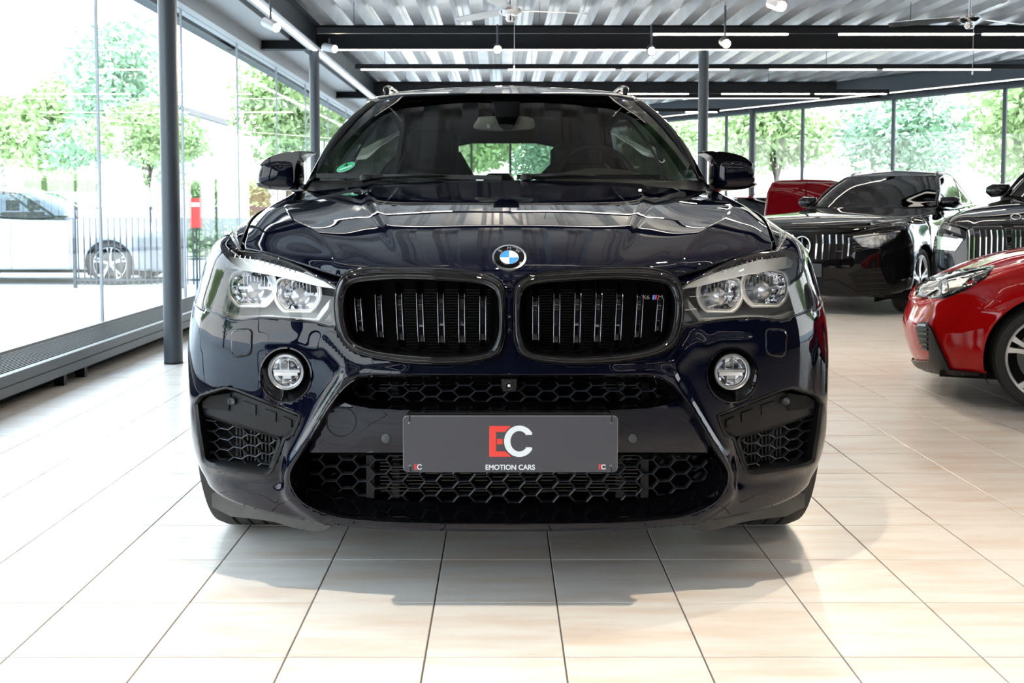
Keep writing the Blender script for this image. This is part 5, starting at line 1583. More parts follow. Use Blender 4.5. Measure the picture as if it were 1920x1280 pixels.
_o = [(-190, 200), (-150, 196), (0, 193), (150, 196), (190, 200), (205, 300), (215, 380), (-215, 380), (-205, 300)]
_p, _f = cdt_fill(_o, [_h], [])
_P = [W(a, b, Y0 + 3.72) for a, b in _p]
o = link_mesh('rear_trim', [(p[0], p[1] - OFF[1], p[2]) for p in _P], _f, M_CABIN, car)
md = o.modifiers.new('t', 'SOLIDIFY'); md.thickness = .02
MB().box(-.78, Y0 + 4.0, .4, .78, Y0 + 4.55, 1.10).build('parcel_shelf', M_CABIN, car, OFF)
MB().box(-.80, Y0 + 4.52, .4, .80, Y0 + 4.6, 1.12).build('cabin_rear_wall', M_CABIN, car, OFF)
def seat(x, y, w, hz, hr, name='seat'):
    m_ = MB(); L = []
    for (z, k_, dy) in ((.5, .9, 0), (.7, 1.0, .02), (1.0, 1.0, .08), (1.22, .86, .13), (hz, .55, .15)):
        L.append([(x + a_ * w / 2 * k_, Y0 + y + dy + b_, z) for (a_, b_) in ((-1, .02), (-.85, -.05), (-.4, -.02), (.4, -.02), (.85, -.05), (1, .02), (.85, .10), (-.85, .10))])
    o = m_.loops(L, True, True).build(name, M_LEATHER, car, OFF, smooth=True)
    if hr:
        L = []
        for (z, k_) in ((hr[0], .8), (hr[0] + .03, 1), (hr[1] - .03, 1), (hr[1], .7)):
            L.append([(x + a_ * hr[2] / 2 * k_, Y0 + y + .13 + b_, z) for (a_, b_) in ((-1, .0), (-.8, -.05), (.8, -.05), (1, 0), (.8, .06), (-.8, .06))])
        MB().loops(L, True, True).build('headrest', M_LEATHER, o, OFF, smooth=True)
    return o
seat(-.38, 2.55, .52, 1.36, (1.26, 1.47, .27)); seat(.38, 2.55, .52, 1.30, None)
seat(.37, 2.62, .40, 1.28, (1.20, 1.40, .27), 'seat')
seat(-.36, 3.45, .55, 1.18, (1.17, 1.30, .26), 'rear_seat'); seat(.36, 3.45, .55, 1.18, (1.17, 1.30, .26), 'rear_seat'); seat(-.04, 3.47, .24, 1.16, (1.15, 1.275, .19), 'rear_seat')
# steering wheel
swc = Vector(W(1118 - 951, 345, Y0 + 2.12)); m_ = MB()
tilt = Matrix.Rotation(math.radians(-22), 3, 'X')
ring_pts = [swc + tilt @ Vector((.185 * math.cos(t), 0, .185 * math.sin(t))) for t in np.linspace(0, 2 * math.pi, 41)]
sw = m_.tube(ring_pts, .017, 10, cap=False).build('steering_wheel', M_LEATHER, car, OFF, smooth=True)
m_ = MB(); m_.lathe([(.0, -.03), (.06, -.025), (.075, 0), (.06, .03), (0, .03)], 20); m_.v = [tuple(swc + tilt @ Vector(p)) for p in m_.v]; m_.build('wheel_hub', M_LEATHER, sw, OFF, smooth=True)
m_ = MB()
for a in (0, math.pi, -math.pi / 2):
    m_.bar(swc, swc + tilt @ Vector((.18 * math.cos(a), 0, .18 * math.sin(a))), .03, .018, up=(0, 1, 0))
m_.build('wheel_spokes', M_LEATHER, sw, OFF)
MB().loops([[(swc.x + .30 * math.cos(t) * k_, Y0 + 1.90 + d, 1.12 + .125 * math.sin(t) * k_) for t in np.linspace(0, math.pi, 20)] for (k_, d) in ((.9, -.10), (1, 0), (1, .12), (.9, .14))], True, True, closed=False).build('instrument_hood', mat('dash_brown', (.06, .048, .038), .6), car, OFF, smooth=True)
# inner mirror
imp = [(893, 243), (897, 224), (905, 219), (960, 218), (994, 220), (1003, 228), (1000, 243), (960, 245)]
IM = smooth_poly([(a - 951, b) for a, b in imp], 4)
im = pillow(IM, Y0 + 2.02, [(.9, Y0 + 2.0), (1, Y0 + 2.01), (1, Y0 + 2.03), (.9, Y0 + 2.045)], 'inner_mirror', M_BEIGE, car)
pillow([(a - 951, b) for a, b in ((925, 190), (977, 190), (974, 215), (966, 236), (958, 243), (946, 243), (938, 236), (929, 215))], Y0 + 1.97, [(.8, Y0 + 1.965), (1, Y0 + 1.975), (1, Y0 + 2.05)], 'mirror_stem', M_CABIN, im)
cpx = W(944 - 951 - 30, 237, Y0 + 1.995); MB().box(cpx[0] + .0, Y0 + 1.985, cpx[2] - .008, cpx[0] + .016, Y0 + 1.998, cpx[2] + .008).build('sensor_window', M_PRINTWHITE, im, OFF)
# ================================================================ OTHER CARS (shared shell, each warped to its own proportions)
_Sn = np.array(S_net()); _Sn[..., 1] -= Y0
_Tn = np.array(T_net()); _Tn[..., 1] -= Y0
def shell(root, wf, paint, step=.03, AXs=(.82, 3.80), R=.33, arch_k=1.13, wheel=None, glass=None, parts=True, roof_m=None, hw=.90, wheel_kw={}, clad=None):
    """wf: maps local net points (N,3) to this car's shape. Everything in the root's own frame, nose at y=0"""
    def wp(P):
        P = np.array(P, float); sh_ = P.shape; return wf(P.reshape(-1, 3)).reshape(sh_)
    S2 = Surf(_Sn, warp=wp, step=step); T2 = Surf(_Tn, warp=wp, step=step)
    for X_, ax in ((S2, 1), (T2, 2)):
        n = X_.normal(np.array([.05]), np.array([X_.vmax * .4]))[0]
        flip = (n[1] > 0) if ax == 1 else (n[2] < 0)
        X_.flip = flip
        if flip:
            def mk(f): return lambda u, v, e=.002: -f(u, v, e)
            X_.normal = mk(X_.normal)
    Z0 = (0, 0, 0)
    arches = []
    wc = []
    for a in AXs:
        c = wp([(0.99, a, .37)])[0]; wc.append((c[0], c[1])); zb = wp([(0.99, a, .272)])[0][2]
        pts = []; Ra = R * arch_k
        for t in np.linspace(-.35, math.pi + .35, 36):
            pts.append(S2.dir2uv((c[0] + .5, c[1] + Ra * math.cos(t), max(R + Ra * math.sin(t), zb)), (-1, 0, 0)))
        pts = [(p[0], max(p[1], .004)) for p in pts]
        arches.append(pts + [(pts[-1][0], -.02), (pts[0][0], -.02)])
    k = S2.knu; vm_ = S2.vmax; g = .002
    def rc(a, b): return dense_poly([(a, 0), (b, 0), (b, vm_), (a, vm_)], .08)
    panel(S2, rc(0, k[9] ), arches[:1], 'front_body', paint, root, Z0, flip=S2.flip)
    panel(S2, rc(k[9] + g, k[10]), arches[:1], 'front_fender', paint, root, Z0, flip=S2.flip)
    panel(S2, rc(k[10] + g, k[11] + .3), [], 'front_door', paint, root, Z0, flip=S2.flip)
    panel(S2, rc(k[11] + .3 + g, k[12] + .15), arches[1:], 'rear_door', paint, root, Z0, flip=S2.flip)
    panel(S2, rc(k[12] + .15 + g, S2.umax), arches[1:], 'rear_quarter', paint, root, Z0, flip=S2.flip)
    panel(T2, dense_poly([(0, 0), (T2.umax, 0), (T2.umax, T2.vmax), (0, T2.vmax)], .05), [], 'bonnet', paint, root, Z0, flip=T2.flip)
    for sg in (-1, 1):
        for (wx, wy) in wc:
            wx_ = wx - .015
            b_ = MB(); L = []
            for x in (wx - .34, wx - .02):
                L.append([(sg * x, wy + R * arch_k * 1.01 * math.cos(t), max(R + R * arch_k * 1.01 * math.sin(t), .1)) for t in np.linspace(-.5, math.pi + .5, 26)])
            b_.loops(L, closed=False).build('arch_liner', M_DARK, root, Z0)
            MB().box(min(sg * (wx - .34), sg * (wx - .36)), wy - .42, .12, max(sg * (wx - .34), sg * (wx - .36)), wy + .42, R * 2.1).build('inner_wall', M_DARK, root, Z0)
            make_wheel(root, (sg * (wx_ - .12), wy, R), R, .23, sg, R * .80, **wheel_kw)
    def L2(P): return [tuple(p) for p in wp(P)]
    un = lambda pts: [(p[0], p[1] - Y0, p[2]) for p in pts]
    gl_ = glass or M_CARGLASS
    sub = [(G, 'windscreen', gl_, 0), (Gp, 'windscreen_pillar', M_GLOSSBLACK, .01), (Gs[:28, 1:-1], 'side_window', gl_, 0), (Gs[:, :2], 'window_sill_trim', M_GLOSSBLACK, .006),
           (Gs[:, -2:], 'window_top_trim', M_GLOSSBLACK, .006), (Gs[27:, 1:-1], 'rear_pillar', paint, .01), (Gs[14:16, 1:-1] + np.array([.004, 0, 0]), 'door_pillar', M_GLOSSBLACK, .004),
           (Gr, 'roof', roof_m or paint, .008), (Gl, 'rear_window', gl_, 0), (Gq, 'rear_window_frame', paint, .01), (Gt, 'boot_lid', paint, .01), (cow + np.array([0, 0, -.004]), 'cowl', M_PLASTIC, .006)]
    if parts:
        for (A_g, nm, m_, th) in sub:
            P = wp(A_g - np.array([0, Y0, 0]))
            grid_mesh(P, nm, m_, root, Z0, thick=th, mirror=True, flip=(nm == 'windscreen_pillar'))
    lo = wp([(0, .2, .24), (.80, 4.6, .24)])
    MB().box(-lo[1][0], lo[0][1], max(.14, lo[0][2] - .03), lo[1][0], lo[1][1], lo[0][2]).build('underbody', M_DARK, root, Z0)
    q = wp([(.86, 1.6, 1.02), (.86, 4.4, 1.02), (.4, 2.5, 1.4), (0, 3.3, 1.4)])
    MB().box(-q[0][0], q[0][1], .25, q[0][0], q[1][1], q[0][2]).build('cabin_tub', M_CABIN, root, Z0)
    for sg in (-1, 1):
        a = wp([(sg * .38, 2.6, 1.0)])[0]; m_ = MB(); m_.box(a[0] - .22, a[1], a[2], a[0] + .22, a[1] + .14, a[2] + .22).box(a[0] - .12, a[1] + .03, a[2] + .24, a[0] + .12, a[1] + .12, a[2] + .40)
        m_.build('seat', M_LEATHER, root, Z0)
    # ray casting helper in the root's frame
    bpy.context.view_layer.update()
    Mi = root.matrix_world.inverted(); R3 = Mi.to_3x3()
    V_, F_ = [], []
    for X_ in (S2, T2):
        X_.bvh(); 
        for sg in (1, -1):
            n0 = len(V_); V_ += [(sg * p[0], p[1], p[2]) for p in X_._P]; F_ += [(a + n0, b + n0, c + n0) for a, b, c in X_._F]
    bv_ = BVHTree.FromPolygons(V_, F_)
    o_ = Mi @ Vector((0, 0, CAMH))
    def hit(px, py, lift=.004):
        d = (R3 @ ray(px - PCX, py)).normalized()
        l, n, f, ds = bv_.ray_cast(o_, d)
        if l is None:
            best = None
            base_d = (Mi @ Vector((0, 0, CAMH))).length
            for kk in np.linspace(base_d * .6, base_d * 1.5, 60):
                l2, n2, f2, d2 = bv_.find_nearest(o_ + d * kk)
                if best is None or d2 < best[0]: best = (d2, l2, n2)
            l, n = best[1], best[2]
        if n.dot(d) > 0: n = -n
        return l + n * lift, n
    def feat(poly, name, m_, lift=.004, thick=.006, step_=6, label=None, sm=False, parent=None):
        poly = dense_poly(poly, step_); lo_ = np.min(poly, 0); hi_ = np.max(poly, 0)
        gx, gy = np.meshgrid(np.arange(lo_[0] + step_ / 2, hi_[0], step_), np.arange(lo_[1] + step_ / 2, hi_[1], step_)); Gq_ = np.c_[gx.ravel(), gy.ravel()]
        if len(Gq_): Gq_ = Gq_[inpoly(Gq_, poly) & (polydist(Gq_, poly) > step_ * .4)]
        uv, F = cdt_fill(poly, [], Gq_)
        P = [hit(a, b, lift)[0] for a, b in uv]
        n_ = hit(*np.mean(uv, 0))[1]
        a, b, c = (P[k_] for k_ in F[0])
        if (b - a).cross(c - a).dot(n_) < 0: F = F[:, ::-1]
        o = link_mesh(name, P, F, m_, parent or root, smooth=sm, label=label)
        md = o.modifiers.new('t', 'SOLIDIFY'); md.thickness = thick; md.offset = -1
        return o
    def stroke(pts, w, name, m_, lift=.008, depth=.006, label=None, parent=None):
        P = [hit(a, b, lift)[0] for a, b in pts]; n_ = hit(*pts[len(pts) // 2])[1]; b_ = MB()
        for a, b in zip(P[:-1], P[1:]): b_.bar(a, b, w, depth, up=tuple(n_))
        return b_.build(name, m_, parent or root, label=label)
    return dict(S=S2, T=T2, hit=hit, feat=feat, stroke=stroke, wp=wp)

def mirror_pair(root, wp, paint, x=.98, y=1.88, z=1.24, s=.11):
    for sg in (-1, 1):
        c = wp([(x, y, z)])[0]; L = []
        for (k_, dy) in ((.5, -.07), (.85, -.05), (1, 0), (1, .05), (.9, .08)):
            L.append([(sg * (c[0] + s * k_ * a), c[1] + dy, c[2] + s * k_ * b) for a, b in ((-.95, -.45), (.5, -.6), (.95, -.2), (.9, .35), (.4, .6), (-.85, .55), (-1, .0))])
        m_ = MB().loops(L, True, True).build('door_mirror', paint, root, smooth=True, sharp=60)
        MB().bar((sg * (c[0] - s), c[1], c[2] - s * .4), (sg * (c[0] - s - .08), c[1] - .03, c[2] - s * .9), .05, .03).build('mirror_foot', M_PLASTIC, m_)

# ---- black SUV with the star
mb_root = thing('car', 'black SUV with a star emblem and upright chrome slats, right of the navy car', 'car', (2.98, 10.05, 0), math.radians(-38))
def wf_m(P):
    Q = P.copy(); Q[:, 0] *= .93; Q[:, 1] *= .90
    z = P[:, 2]; Q[:, 2] = np.where(z < .9, z * .93, .837 + (z - .9) * .82)
    k_ = np.clip((P[:, 1] - .45) / 1.05, 0, 1); Q[:, 1] += .50 * k_ * k_ * (3 - 2 * k_)
    Q[:, 1] -= .45 * np.clip((P[:, 1] - 2.4) / 2.4, 0, 1)
    kz = np.clip((z - 1.05) / .2, 0, 1); Q[:, 0] *= 1 - .11 * kz
    return Q
C1 = shell(mb_root, wf_m, M_BLACKPAINT, R=.325, wheel_kw=dict(spokes=5, rim_m=M_ALU))
ft, st_ = C1['feat'], C1['stroke']
ft([(1456, 438), (1520, 437), (1581, 440), (1597, 450), (1601, 472), (1591, 485), (1520, 489), (1470, 486), (1452, 470)], 'grille', M_DARK, .003, .006)
for x in (1458, 1467, 1477, 1486, 1530, 1542, 1554.5, 1567, 1579, 1590):
    t_ = 440.5 if x < 1582 else 446; b_ = 486 if x < 1585 else 480
    st_([(x + 1.5, t_), (x + 2, (t_ + b_) / 2 - 6), (x, b_)], .012, 'slat', M_CHROME, .010, .012)
def ring_feat(C, cx, cy, rx, ry, w, name, m_, lift=.02, n=40, parent=None, root=None):
    P = [C['hit'](cx + rx * math.cos(t), cy + ry * math.sin(t), lift)[0] for t in np.linspace(0, 2 * math.pi, n)]
    return MB().tube(P, w, 8, cap=False).build(name, m_, root, smooth=True)
ft([(1505.8 + 14 * math.cos(t), 462 + 17 * math.sin(t)) for t in np.linspace(0, 6.2, 28)], 'emblem_disc', M_GLOSSBLACK, .016, .008)
ring_feat(C1, 1505.8, 462, 15, 18, .007, 'emblem_ring', M_CHROME, .022, root=mb_root)
for a in (-90, 30, 150):
    st_([(1505.8, 462), (1505.8 + 14.5 * math.cos(math.radians(a)), 462 + 17.5 * math.sin(math.radians(a)))], .010, 'emblem_star_arm', M_CHROME, .026, .006)
st_([(1568, 471), (1580, 471)], .012, 'badge', M_CHROME, .014, .008)
ft([(1598, 445), (1628, 439), (1685, 434), (1683, 445), (1662, 459), (1634, 465), (1616, 462)], 'headlight', M_DCHROME, .005, .02)
ft([(1604, 448), (1640, 442), (1680, 439), (1676, 447), (1655, 456), (1634, 460), (1618, 457)], 'headlight_lens', mat('lamp_inner_silver', (.5, .52, .54), .12, .9), .009, .006)
st_([(1600, 444.5), (1640, 439.5), (1686, 434)], .010, 'daylight_strip', M_LAMPWHITE, .012, .006)
ft([(1504, 493), (1541.7, 494.5), (1541.7, 518), (1508, 518)], 'number_plate', M_PLATE, .02, .01)
ft([(1590, 512), (1612, 505), (1650, 501), (1667, 540), (1606, 541)], 'side_intake', M_DARK, .004, .006)
for k_ in range(3): st_([(1604, 512 + k_ * 10), (1654 + k_ * 3, 510 + k_ * 10)], .016, 'intake_fin', M_GLOSSBLACK, .010, .01)
ft([(1516, 521), (1563, 523), (1564, 541), (1524, 540)], 'lower_grille', M_DARK, .004, .006)
ft([(1540, 527), (1566, 524), (1606, 545), (1668, 543), (1672, 552), (1600, 552), (1560, 548)], 'lower_lip', M_GLOSSBLACK, .010, .012)
mirror_pair(mb_root, C1['wp'], M_BLACKPAINT)
for sg in (-1, 1):
    q = C1['wp']([(sg * .60, 2.6, 1.66), (sg * .61, 3.2, 1.685), (sg * .58, 3.7, 1.64)]); MB().tube([tuple(p) for p in q], .016, 8).build('roof_rail', M_ALU, mb_root, smooth=True)

# ---- black SUV with twin kidneys behind the red car
x5 = thing('car', 'black SUV with twin upright-slat grilles, half hidden behind the bright red hatchback', 'car', (4.02, 8.0, 0), math.radians(-50))
def wf_x(P):
    Q = P.copy(); Q[:, 0] *= .85; Q[:, 1] *= .85; Q[:, 2] *= .985; return Q
C2 = shell(x5, wf_x, M_BLACKPAINT, R=.31, wheel_kw=dict(spokes=5, rim_m=M_DSTEEL))
ft, st_ = C2['feat'], C2['stroke']
K1 = [(1812, 436), (1816, 428), (1826, 425), (1878, 424), (1887, 430), (1889, 456), (1886, 492), (1820, 494), (1813, 470)]
K2 = [(1897, 432), (1902, 424), (1960, 426), (1968, 434), (1966, 490), (1900, 490)]
for K_ in (K1, K2):
    ft(K_, 'grille_frame', M_STEEL, .006, .008)
    ft(shrink0(smooth_poly(K_, 3), 2.5), 'grille_opening', M_DARK, .009, .006)
for x in (1820, 1829, 1840, 1851, 1861, 1872, 1882, 1906, 1915, 1925, 1935, 1945): st_([(x, 432), (x + 1, 445), (x, 488)], .010, 'slat', M_DCHROME, .016, .01)
ft([(1750, 441), (1806, 450), (1792, 470), (1752, 467)], 'headlight', mat('lamp_inner_silver', (.5, .52, .54), .12, .9), .006, .01)
ft([(1771, 421), (1800, 430), (1803, 440), (1768, 428)], 'lamp_upper', MATS['lamp_inner_silver'], .006, .01)
st_([(1748, 440), (1807, 449)], .010, 'daylight_strip', M_LAMPWHITE, .012, .006)
ring_feat(C2, 1905, 408, 9, 5, .005, 'emblem_ring', M_CHROME, .008, root=x5)
mirror_pair(x5, C2['wp'], M_BLACKPAINT)

# ---- bright red hatchback, near right
rh = thing('car', 'bright red hatchback with black lip and white-edged wheel at the right edge', 'car', (2.455, 6.18, 0), math.radians(-110))
def wf_r(P):
    Q = P.copy(); Q[:, 0] *= .84; Q[:, 1] *= .86
    z = P[:, 2]
    y = P[:, 1]; k_ = np.clip(y / 1.3, 0, 1)
    Q[:, 2] = z * (.735 + .03 * k_) - .13 * np.clip(1 - y / .75, 0, 1) ** 1.4 * np.clip((z - .45) / .35, 0, 1)
    return Q
C3 = shell(rh, wf_r, M_RED, step=.018, R=.287, wheel=None, arch_k=1.16, wheel_kw=dict(spokes=5, rim_m=mat('rim_white_edge', (.72, .73, .75), .25, .6), caliper=(mat('caliper_red', (.55, .02, .03), .35), 1.2, 2.2)))
ft, st_ = C3['feat'], C3['stroke']
ft([(1717, 541), (1728, 528), (1750, 519), (1792, 507), (1866, 498), (1849, 521), (1807, 546), (1773, 559), (1731, 560), (1718, 554)], 'headlight', M_GLOSSBLACK, .004, .012, 5, sm=True)
ft([(1720, 542), (1730, 531), (1752, 522), (1764, 530), (1768, 556), (1733, 557), (1722, 552)], 'headlight_lens', M_DCHROME, .007, .008, 5, sm=True)
ft([(1780, 530), (1819, 522), (1804, 538), (1781, 542)], 'lamp_reflector', M_LAMPWHITE, .008, .006, 5)
ft([(1769, 528), (1777, 526), (1779, 547), (1770, 552)], 'projector', M_CHROME, .012, .01, 4)
st_([(1768, 526), (1800, 515), (1858, 503)], .010, 'lamp_blade', M_DCHROME, .009, .006)
ft([(1721, 607), (1728, 603), (1740, 604), (1745, 617), (1746, 659), (1733, 656), (1722, 634), (1719, 617)], 'corner_vent', M_PLASTIC, .003, .008, 5)
for y in (616, 624, 633, 643, 651): st_([(1723 + (y - 616) * .25, y), (1744, y + 2)], .010, 'vent_fin', M_GLOSSBLACK, .014, .012)
st_([(1724, 609), (1740, 610)], .012, 'daylight_lamp', MATS['lamp_inner_silver'], .010, .008)
ft([(1701, 672), (1725, 675), (1747, 675), (1746, 609), (1751, 618), (1765, 650), (1784, 691), (1838, 697), (1841, 716), (1792, 714), (1736, 699), (1703, 685)], 'lip_spoiler', M_PLASTIC, .006, .012, 6)
st_([(1811, 545), (1845, 562), (1885, 580)], .0035, 'panel_joint', M_DARK, .0008, .002)
mirror_pair(rh, C3['wp'], M_RED)

# ---- dark red car with its bonnet tipped forward
dr = thing('car', 'dark red car far back with its bonnet tipped up, left of the black SUV', 'car', (4.74, 16.0, 0), 0.0)
def wf_d(P):
    Q = P.copy(); Q[:, 0] *= .95; Q[:, 1] *= .78; Q[:, 2] *= .75; return Q
C4 = shell(dr, wf_d, M_DRED, step=.05, R=.29, wheel_kw=dict(spokes=5))
HB = [(-.60, .66), (-.63, .95), (-.59, 1.30), (-.52, 1.44), (-.40, 1.475), (0, 1.49), (.40, 1.475), (.60, 1.44), (.58, 1.30), (.56, .95), (.54, .66)]
L = []
for dy in (-.03, -.055, -.06):
    k_ = {-.03: 1.0, -.055: .985, -.06: .96}[dy]; L.append([(p[0] * k_, -.08 + dy - .03 * (1 - (p[0] / .6) ** 2), .66 + (p[1] - .66) * k_) for p in HB])
bn = MB().loops([[(p[0], p[1] + .03, p[2]) for p in L[0]]] + L, True, True).build('raised_bonnet', M_DRED, dr, smooth=True, sharp=40)
bn['label'] = 'dark red bonnet standing upright'
MB().bar((0, -.178, .70), (0, -.178, 1.44), .012, .012).build('bonnet_crease', M_DRED, dr)
MB().bar((-.46, -.15, 1.435), (.46, -.15, 1.435), .02, .012).build('bonnet_edge_trim', M_ALU, dr)

# ================================================================ OUTSIDE
gr = MB().box(-60, -30, -.20, -3.12, 90, -.08).build('ground', mat('pale_paving', (.62, .63, .64), .85, var=.06, vscale=.6)); gr['kind'] = 'structure'
gq = MB().add([(-3.12, 33.6, -.08), (-3.12, 90, -.08), (70, 90, -.08), (70, -30, -.08), (17.5, -30, -.08), (17.5, 2.6, -.08)], [(0, 1, 2, 3, 4, 5)]).build('ground', MATS['pale_paving']); gq['kind'] = 'structure'
md = gq.modifiers.new('t', 'SOLIDIFY'); md.thickness = .1; md.offset = 0
M_LEAF = mat('leaf_green', (.50, .64, .32), .6, var=.3, vscale=1.2)
M_LEAF2 = mat('leaf_blue_green', (.44, .62, .44), .6, var=.3, vscale=1.0)
M_BARK = mat('bark', (.10, .08, .06), .9)
def crown_mesh(name, rx, ry, rz, n, size, seed, m_, clusters=14, box=False):
    r = np.random.RandomState(seed)
    if box: P = (r.rand(n, 3) - .5) * 2 * np.array([rx, ry, rz])
    else:
        c = r.randn(clusters, 3); c /= np.linalg.norm(c, axis=1)[:, None]; c *= (r.rand(clusters, 1) ** .5) * .72; c *= np.array([rx, ry, rz])
        w = r.randint(0, clusters, n); d = r.randn(n, 3); d /= np.linalg.norm(d, axis=1)[:, None]
        P = c[w] + d * (r.rand(n, 1) ** .4) * np.array([rx, ry, rz]) * .42
    a = r.randn(n, 3); a /= np.linalg.norm(a, axis=1)[:, None]; b = np.cross(a, r.randn(n, 3)); b /= np.linalg.norm(b, axis=1)[:, None]
    s_ = size * (.6 + .8 * r.rand(n, 1)); V = np.stack([P - a * s_, P - b * s_ * .5, P + a * s_, P + b * s_ * .5], 1).reshape(-1, 3)
    F = np.arange(4 * n).reshape(-1, 4)
    me = bpy.data.meshes.new(name); me.from_pydata([tuple(v) for v in V], [], [tuple(map(int, f)) for f in F]); me.materials.append(m_); return me
CM = [crown_mesh('crown', 2.3, 2.3, 2.4, 6500, .12, 3, M_LEAF), crown_mesh('crown', 2.0, 2.0, 2.9, 6500, .12, 5, M_LEAF2), crown_mesh('crown', 2.8, 2.4, 2.0, 6500, .13, 8, M_LEAF, 18)]
def tree(x, y, h, k_, s_, label):
    t = thing('tree', label, 'tree', (x, y, -.08), rnd.random() * 6, 'trees outside the glass')
    MB().tube([(0, 0, 0), (.05, .02, h * .35), (-.03, .05, h * .62)], [.14 * s_, .10 * s_, .05 * s_], 9).tube([(.03, .02, h * .32), (.5 * s_, .2, h * .60)], [.06, .03], 7).tube([(.03, .02, h * .36), (-.5 * s_, -.2, h * .62)], [.06, .03], 7).build('trunk', M_BARK, t, smooth=True)
    c = bpy.data.objects.new('crown', CM[k_]); COL.objects.link(c); c.parent = t; c.location = (0, 0, h * .66); c.scale = (s_, s_, s_ * h / 6.0); c['kind'] = 'stuff'
TR = [(-15.5, 34, 5.6, 0, 1.2, 'leafy tree far outside at the left edge of the picture'), (-11.6, 31, 5.6, 1, 1.15, 'blue-green tree outside between the first window joint and the first column'),
      (-9.4, 27, 4.6, 2, .65, 'broad tree outside just right of the first column'), (-5.6, 26.5, 5.6, 0, .8, 'leafy tree outside just left of the second column'), (-5.4, 36.5, 6.5, 0, 1.1, 'leafy tree seen between the second column and the navy car'),
      (-1.5, 44, 6, 2, 1.0, 'broad tree seen through the rear window of the navy car, left half'), (1.8, 37, 5, 1, .8, 'blue-green tree seen through the rear window of the navy car, centre'),
      (5.6, 36, 5.0, 0, .9, 'leafy tree behind the back glass left of the right column'), (9.0, 33.5, 5.5, 2, .9, 'broad tree outside above the raised dark red bonnet'),
      (10.4, 26.5, 4.6, 1, .85, 'blue-green tree outside above the star-emblem SUV bonnet'), (15.2, 29.5, 5.6, 0, 1.1, 'leafy tree outside above the star-emblem SUV roof'),
      (15.8, 22, 5.0, 2, .9, 'broad tree outside at the right edge of the picture'), (20.5, 19, 5.5, 1, .9, 'blue-green tree just beyond the right edge'), (21.5, 10, 5.5, 0, 1.1, 'leafy tree outside the near right windows'),
      (-16, 10, 6, 0, 1.2, 'leafy tree outside the left windows beside the camera'), (-15, 2, 6, 1, 1.2, 'blue-green tree outside the left windows behind the camera')]
for t_ in TR: tree(*t_)
def hedge(x, y, lx, ly, h, seed, label):
    t = thing('hedge', label, 'hedge', (x, y, -.08), 0, 'clipped hedges outside')
    me = crown_mesh('foliage', lx / 2, ly / 2, h / 2, 5200, .07, seed, M_LEAF, box=True); c = bpy.data.objects.new('foliage', me); COL.objects.link(c); c.parent = t; c.location = (0, 0, h / 2 + .1); c['kind'] = 'stuff'
    MB().box(-lx / 2 + .08, -ly / 2 + .08, .05, lx / 2 - .08, ly / 2 - .08, h - .1).build('inner_twigs', mat('hedge_core', (.10, .17, .05), .9), t)
hedge(-8.4, 20.5, 2.4, .9, 1.75, 1, 'pale green hedge behind the slatted fence left of the first column')
hedge(-6.0, 22.0, 1.9, .9, 1.6, 2, 'pale green hedge seen just right of the first column')
hedge(8.6, 28.0, 5.0, 1.0, 1.4, 4, 'low hedge outside the back glass wall on the right')
# slatted screen wall and railing
fw = thing('fence', 'pale grey boarded fence outside the left windows behind the parked cars', 'fence', (-9.5, 19.3, -.08))
bm_ = bpy.data.meshes.new('board'); fb = MB().box(-.06, -.012, .05, .06, .012, 1.42); bm_.from_pydata(fb.v, [], fb.f); bm_.materials.append(mat('fence_grey', (.45, .49, .54), .6))
for k_ in range(56):
    o = bpy.data.objects.new('board', bm_); COL.objects.link(o); o.parent = fw; o.location = (-4.0 + k_ * .135, 0, 0)
MB().box(-4.1, -.03, 1.30, 3.6, -.012, 1.36).box(-4.1, -.03, .2, 3.6, -.012, .26).build('rail', MATS['fence_grey'], fw)
rl = thing('railing', 'dark upright-bar railing outside the left windows around the parked car wheel', 'fence', (-5.2, 14.2, -.08))
bm_ = bpy.data.meshes.new('bar'); fb = MB().box(-.008, -.008, .05, .008, .008, 1.12); bm_.from_pydata(fb.v, [], fb.f); bm_.materials.append(M_STEEL)
for k_ in range(34):
    o = bpy.data.objects.new('bar', bm_); COL.objects.link(o); o.parent = rl; o.location = (-.75 + k_ * .085, 0, 0)
MB().box(-.8, -.015, 1.10, 2.2, .015, 1.14).box(-.8, -.015, .10, 2.2, .015, .13).build('rail', M_STEEL, rl)
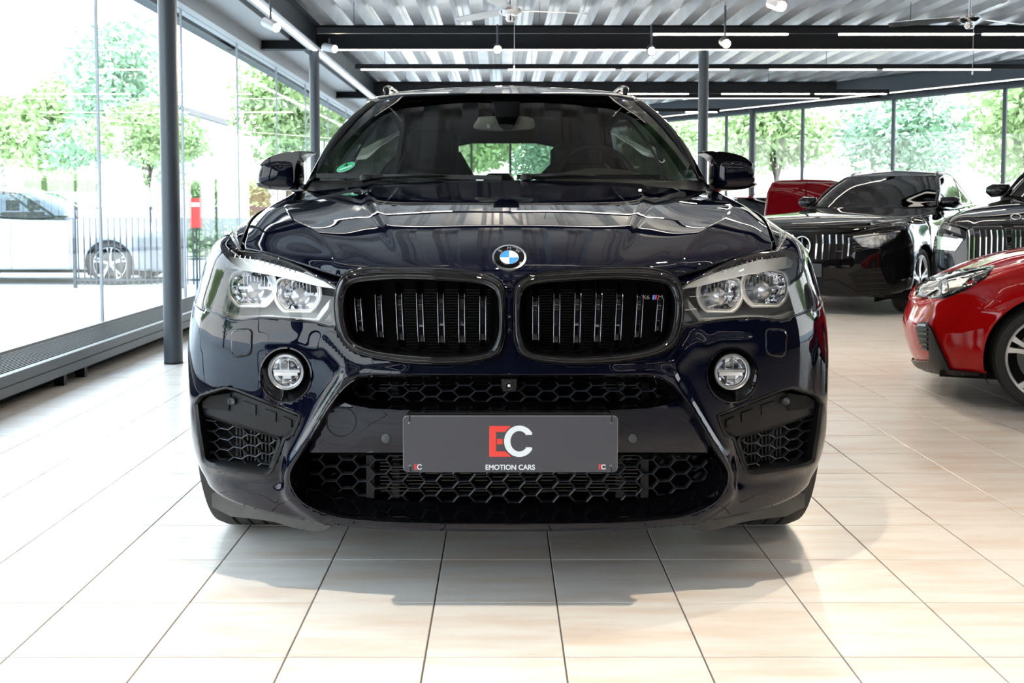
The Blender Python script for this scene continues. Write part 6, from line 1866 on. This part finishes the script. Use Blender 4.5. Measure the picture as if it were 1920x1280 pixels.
for x in (-.8, .7, 2.2): MB().box(x - .02, -.02, 0, x + .02, .02, 1.16).build('post', M_STEEL, rl)
sg_ = thing('sign', 'small red notice board standing outside just right of the first column', 'sign', (WP(367, 420, 13.6)[0], 13.6, -.08))
MB().box(-.075, -.01, .86, .085, .01, 1.26).build('panel', M_PRINTRED, sg_)
MB().box(-.05, -.014, 1.14, .06, -.0095, 1.20).build('white_strip', M_PRINTWHITE, sg_)
MB().tube([(0, .02, 0), (0, .02, .9)], .012, 8).build('post', M_STEEL, sg_)
# parked silver cars outside
def parked(x, y, rz_, label):
    r_ = thing('car', label, 'car', (x, y, -.08), math.radians(rz_))
    def wf_p(P):
        Q = P.copy(); Q[:, 0] *= .90; Q[:, 1] *= .88; Q[:, 2] *= .84; return Q
    C = shell(r_, wf_p, M_SILVERP, step=.06, R=.31, glass=M_PARKGLASS, wheel_kw=dict(spokes=5))
    return r_
parked(-3.35 - .9 - .75, 15.6, 90 + 0, 'silver car parked outside the left windows, its front wheel behind the railing')
parked(-4.9, 24.3, 60, 'silver car parked outside just right of the first column')
# white building far outside
wb = thing('building', 'white flat-roofed building far outside the left windows', 'building', (-22, 44, -.08))
MB().box(-8, 0, 0, 8, 8, 5.2).build('wall', mat('white_render', (.80, .80, .78), .8), wb)
MB().box(-8.2, -.2, 5.2, 8.2, 8.2, 5.45).build('roof_edge', M_STEEL, wb)
for k_ in range(5):
    w_ = MB().box(-7 + k_ * 3, -.04, 1.2, -5.4 + k_ * 3, .02, 3.2).build('window', MATS['rear_wall_grey'], wb)
# red brick pillars glimpsed through the rear window
rb_ = thing('building', 'white and red brick building glimpsed through the rear window of the navy car, right half', 'building', (3.3, 44, -.08))
MB().box(-1.6, 0, 0, 1.6, 3, 3.4).build('wall', mat('brick_red', (.50, .14, .09), .85), rb_)
MB().box(-1.4, -.06, 1.9, -.1, 0, 2.9).build('window', M_WHITE, rb_); MB().box(-1.8, -.3, 3.4, 1.8, 3.2, 3.6).build('roof_edge', M_WHITE, rb_)
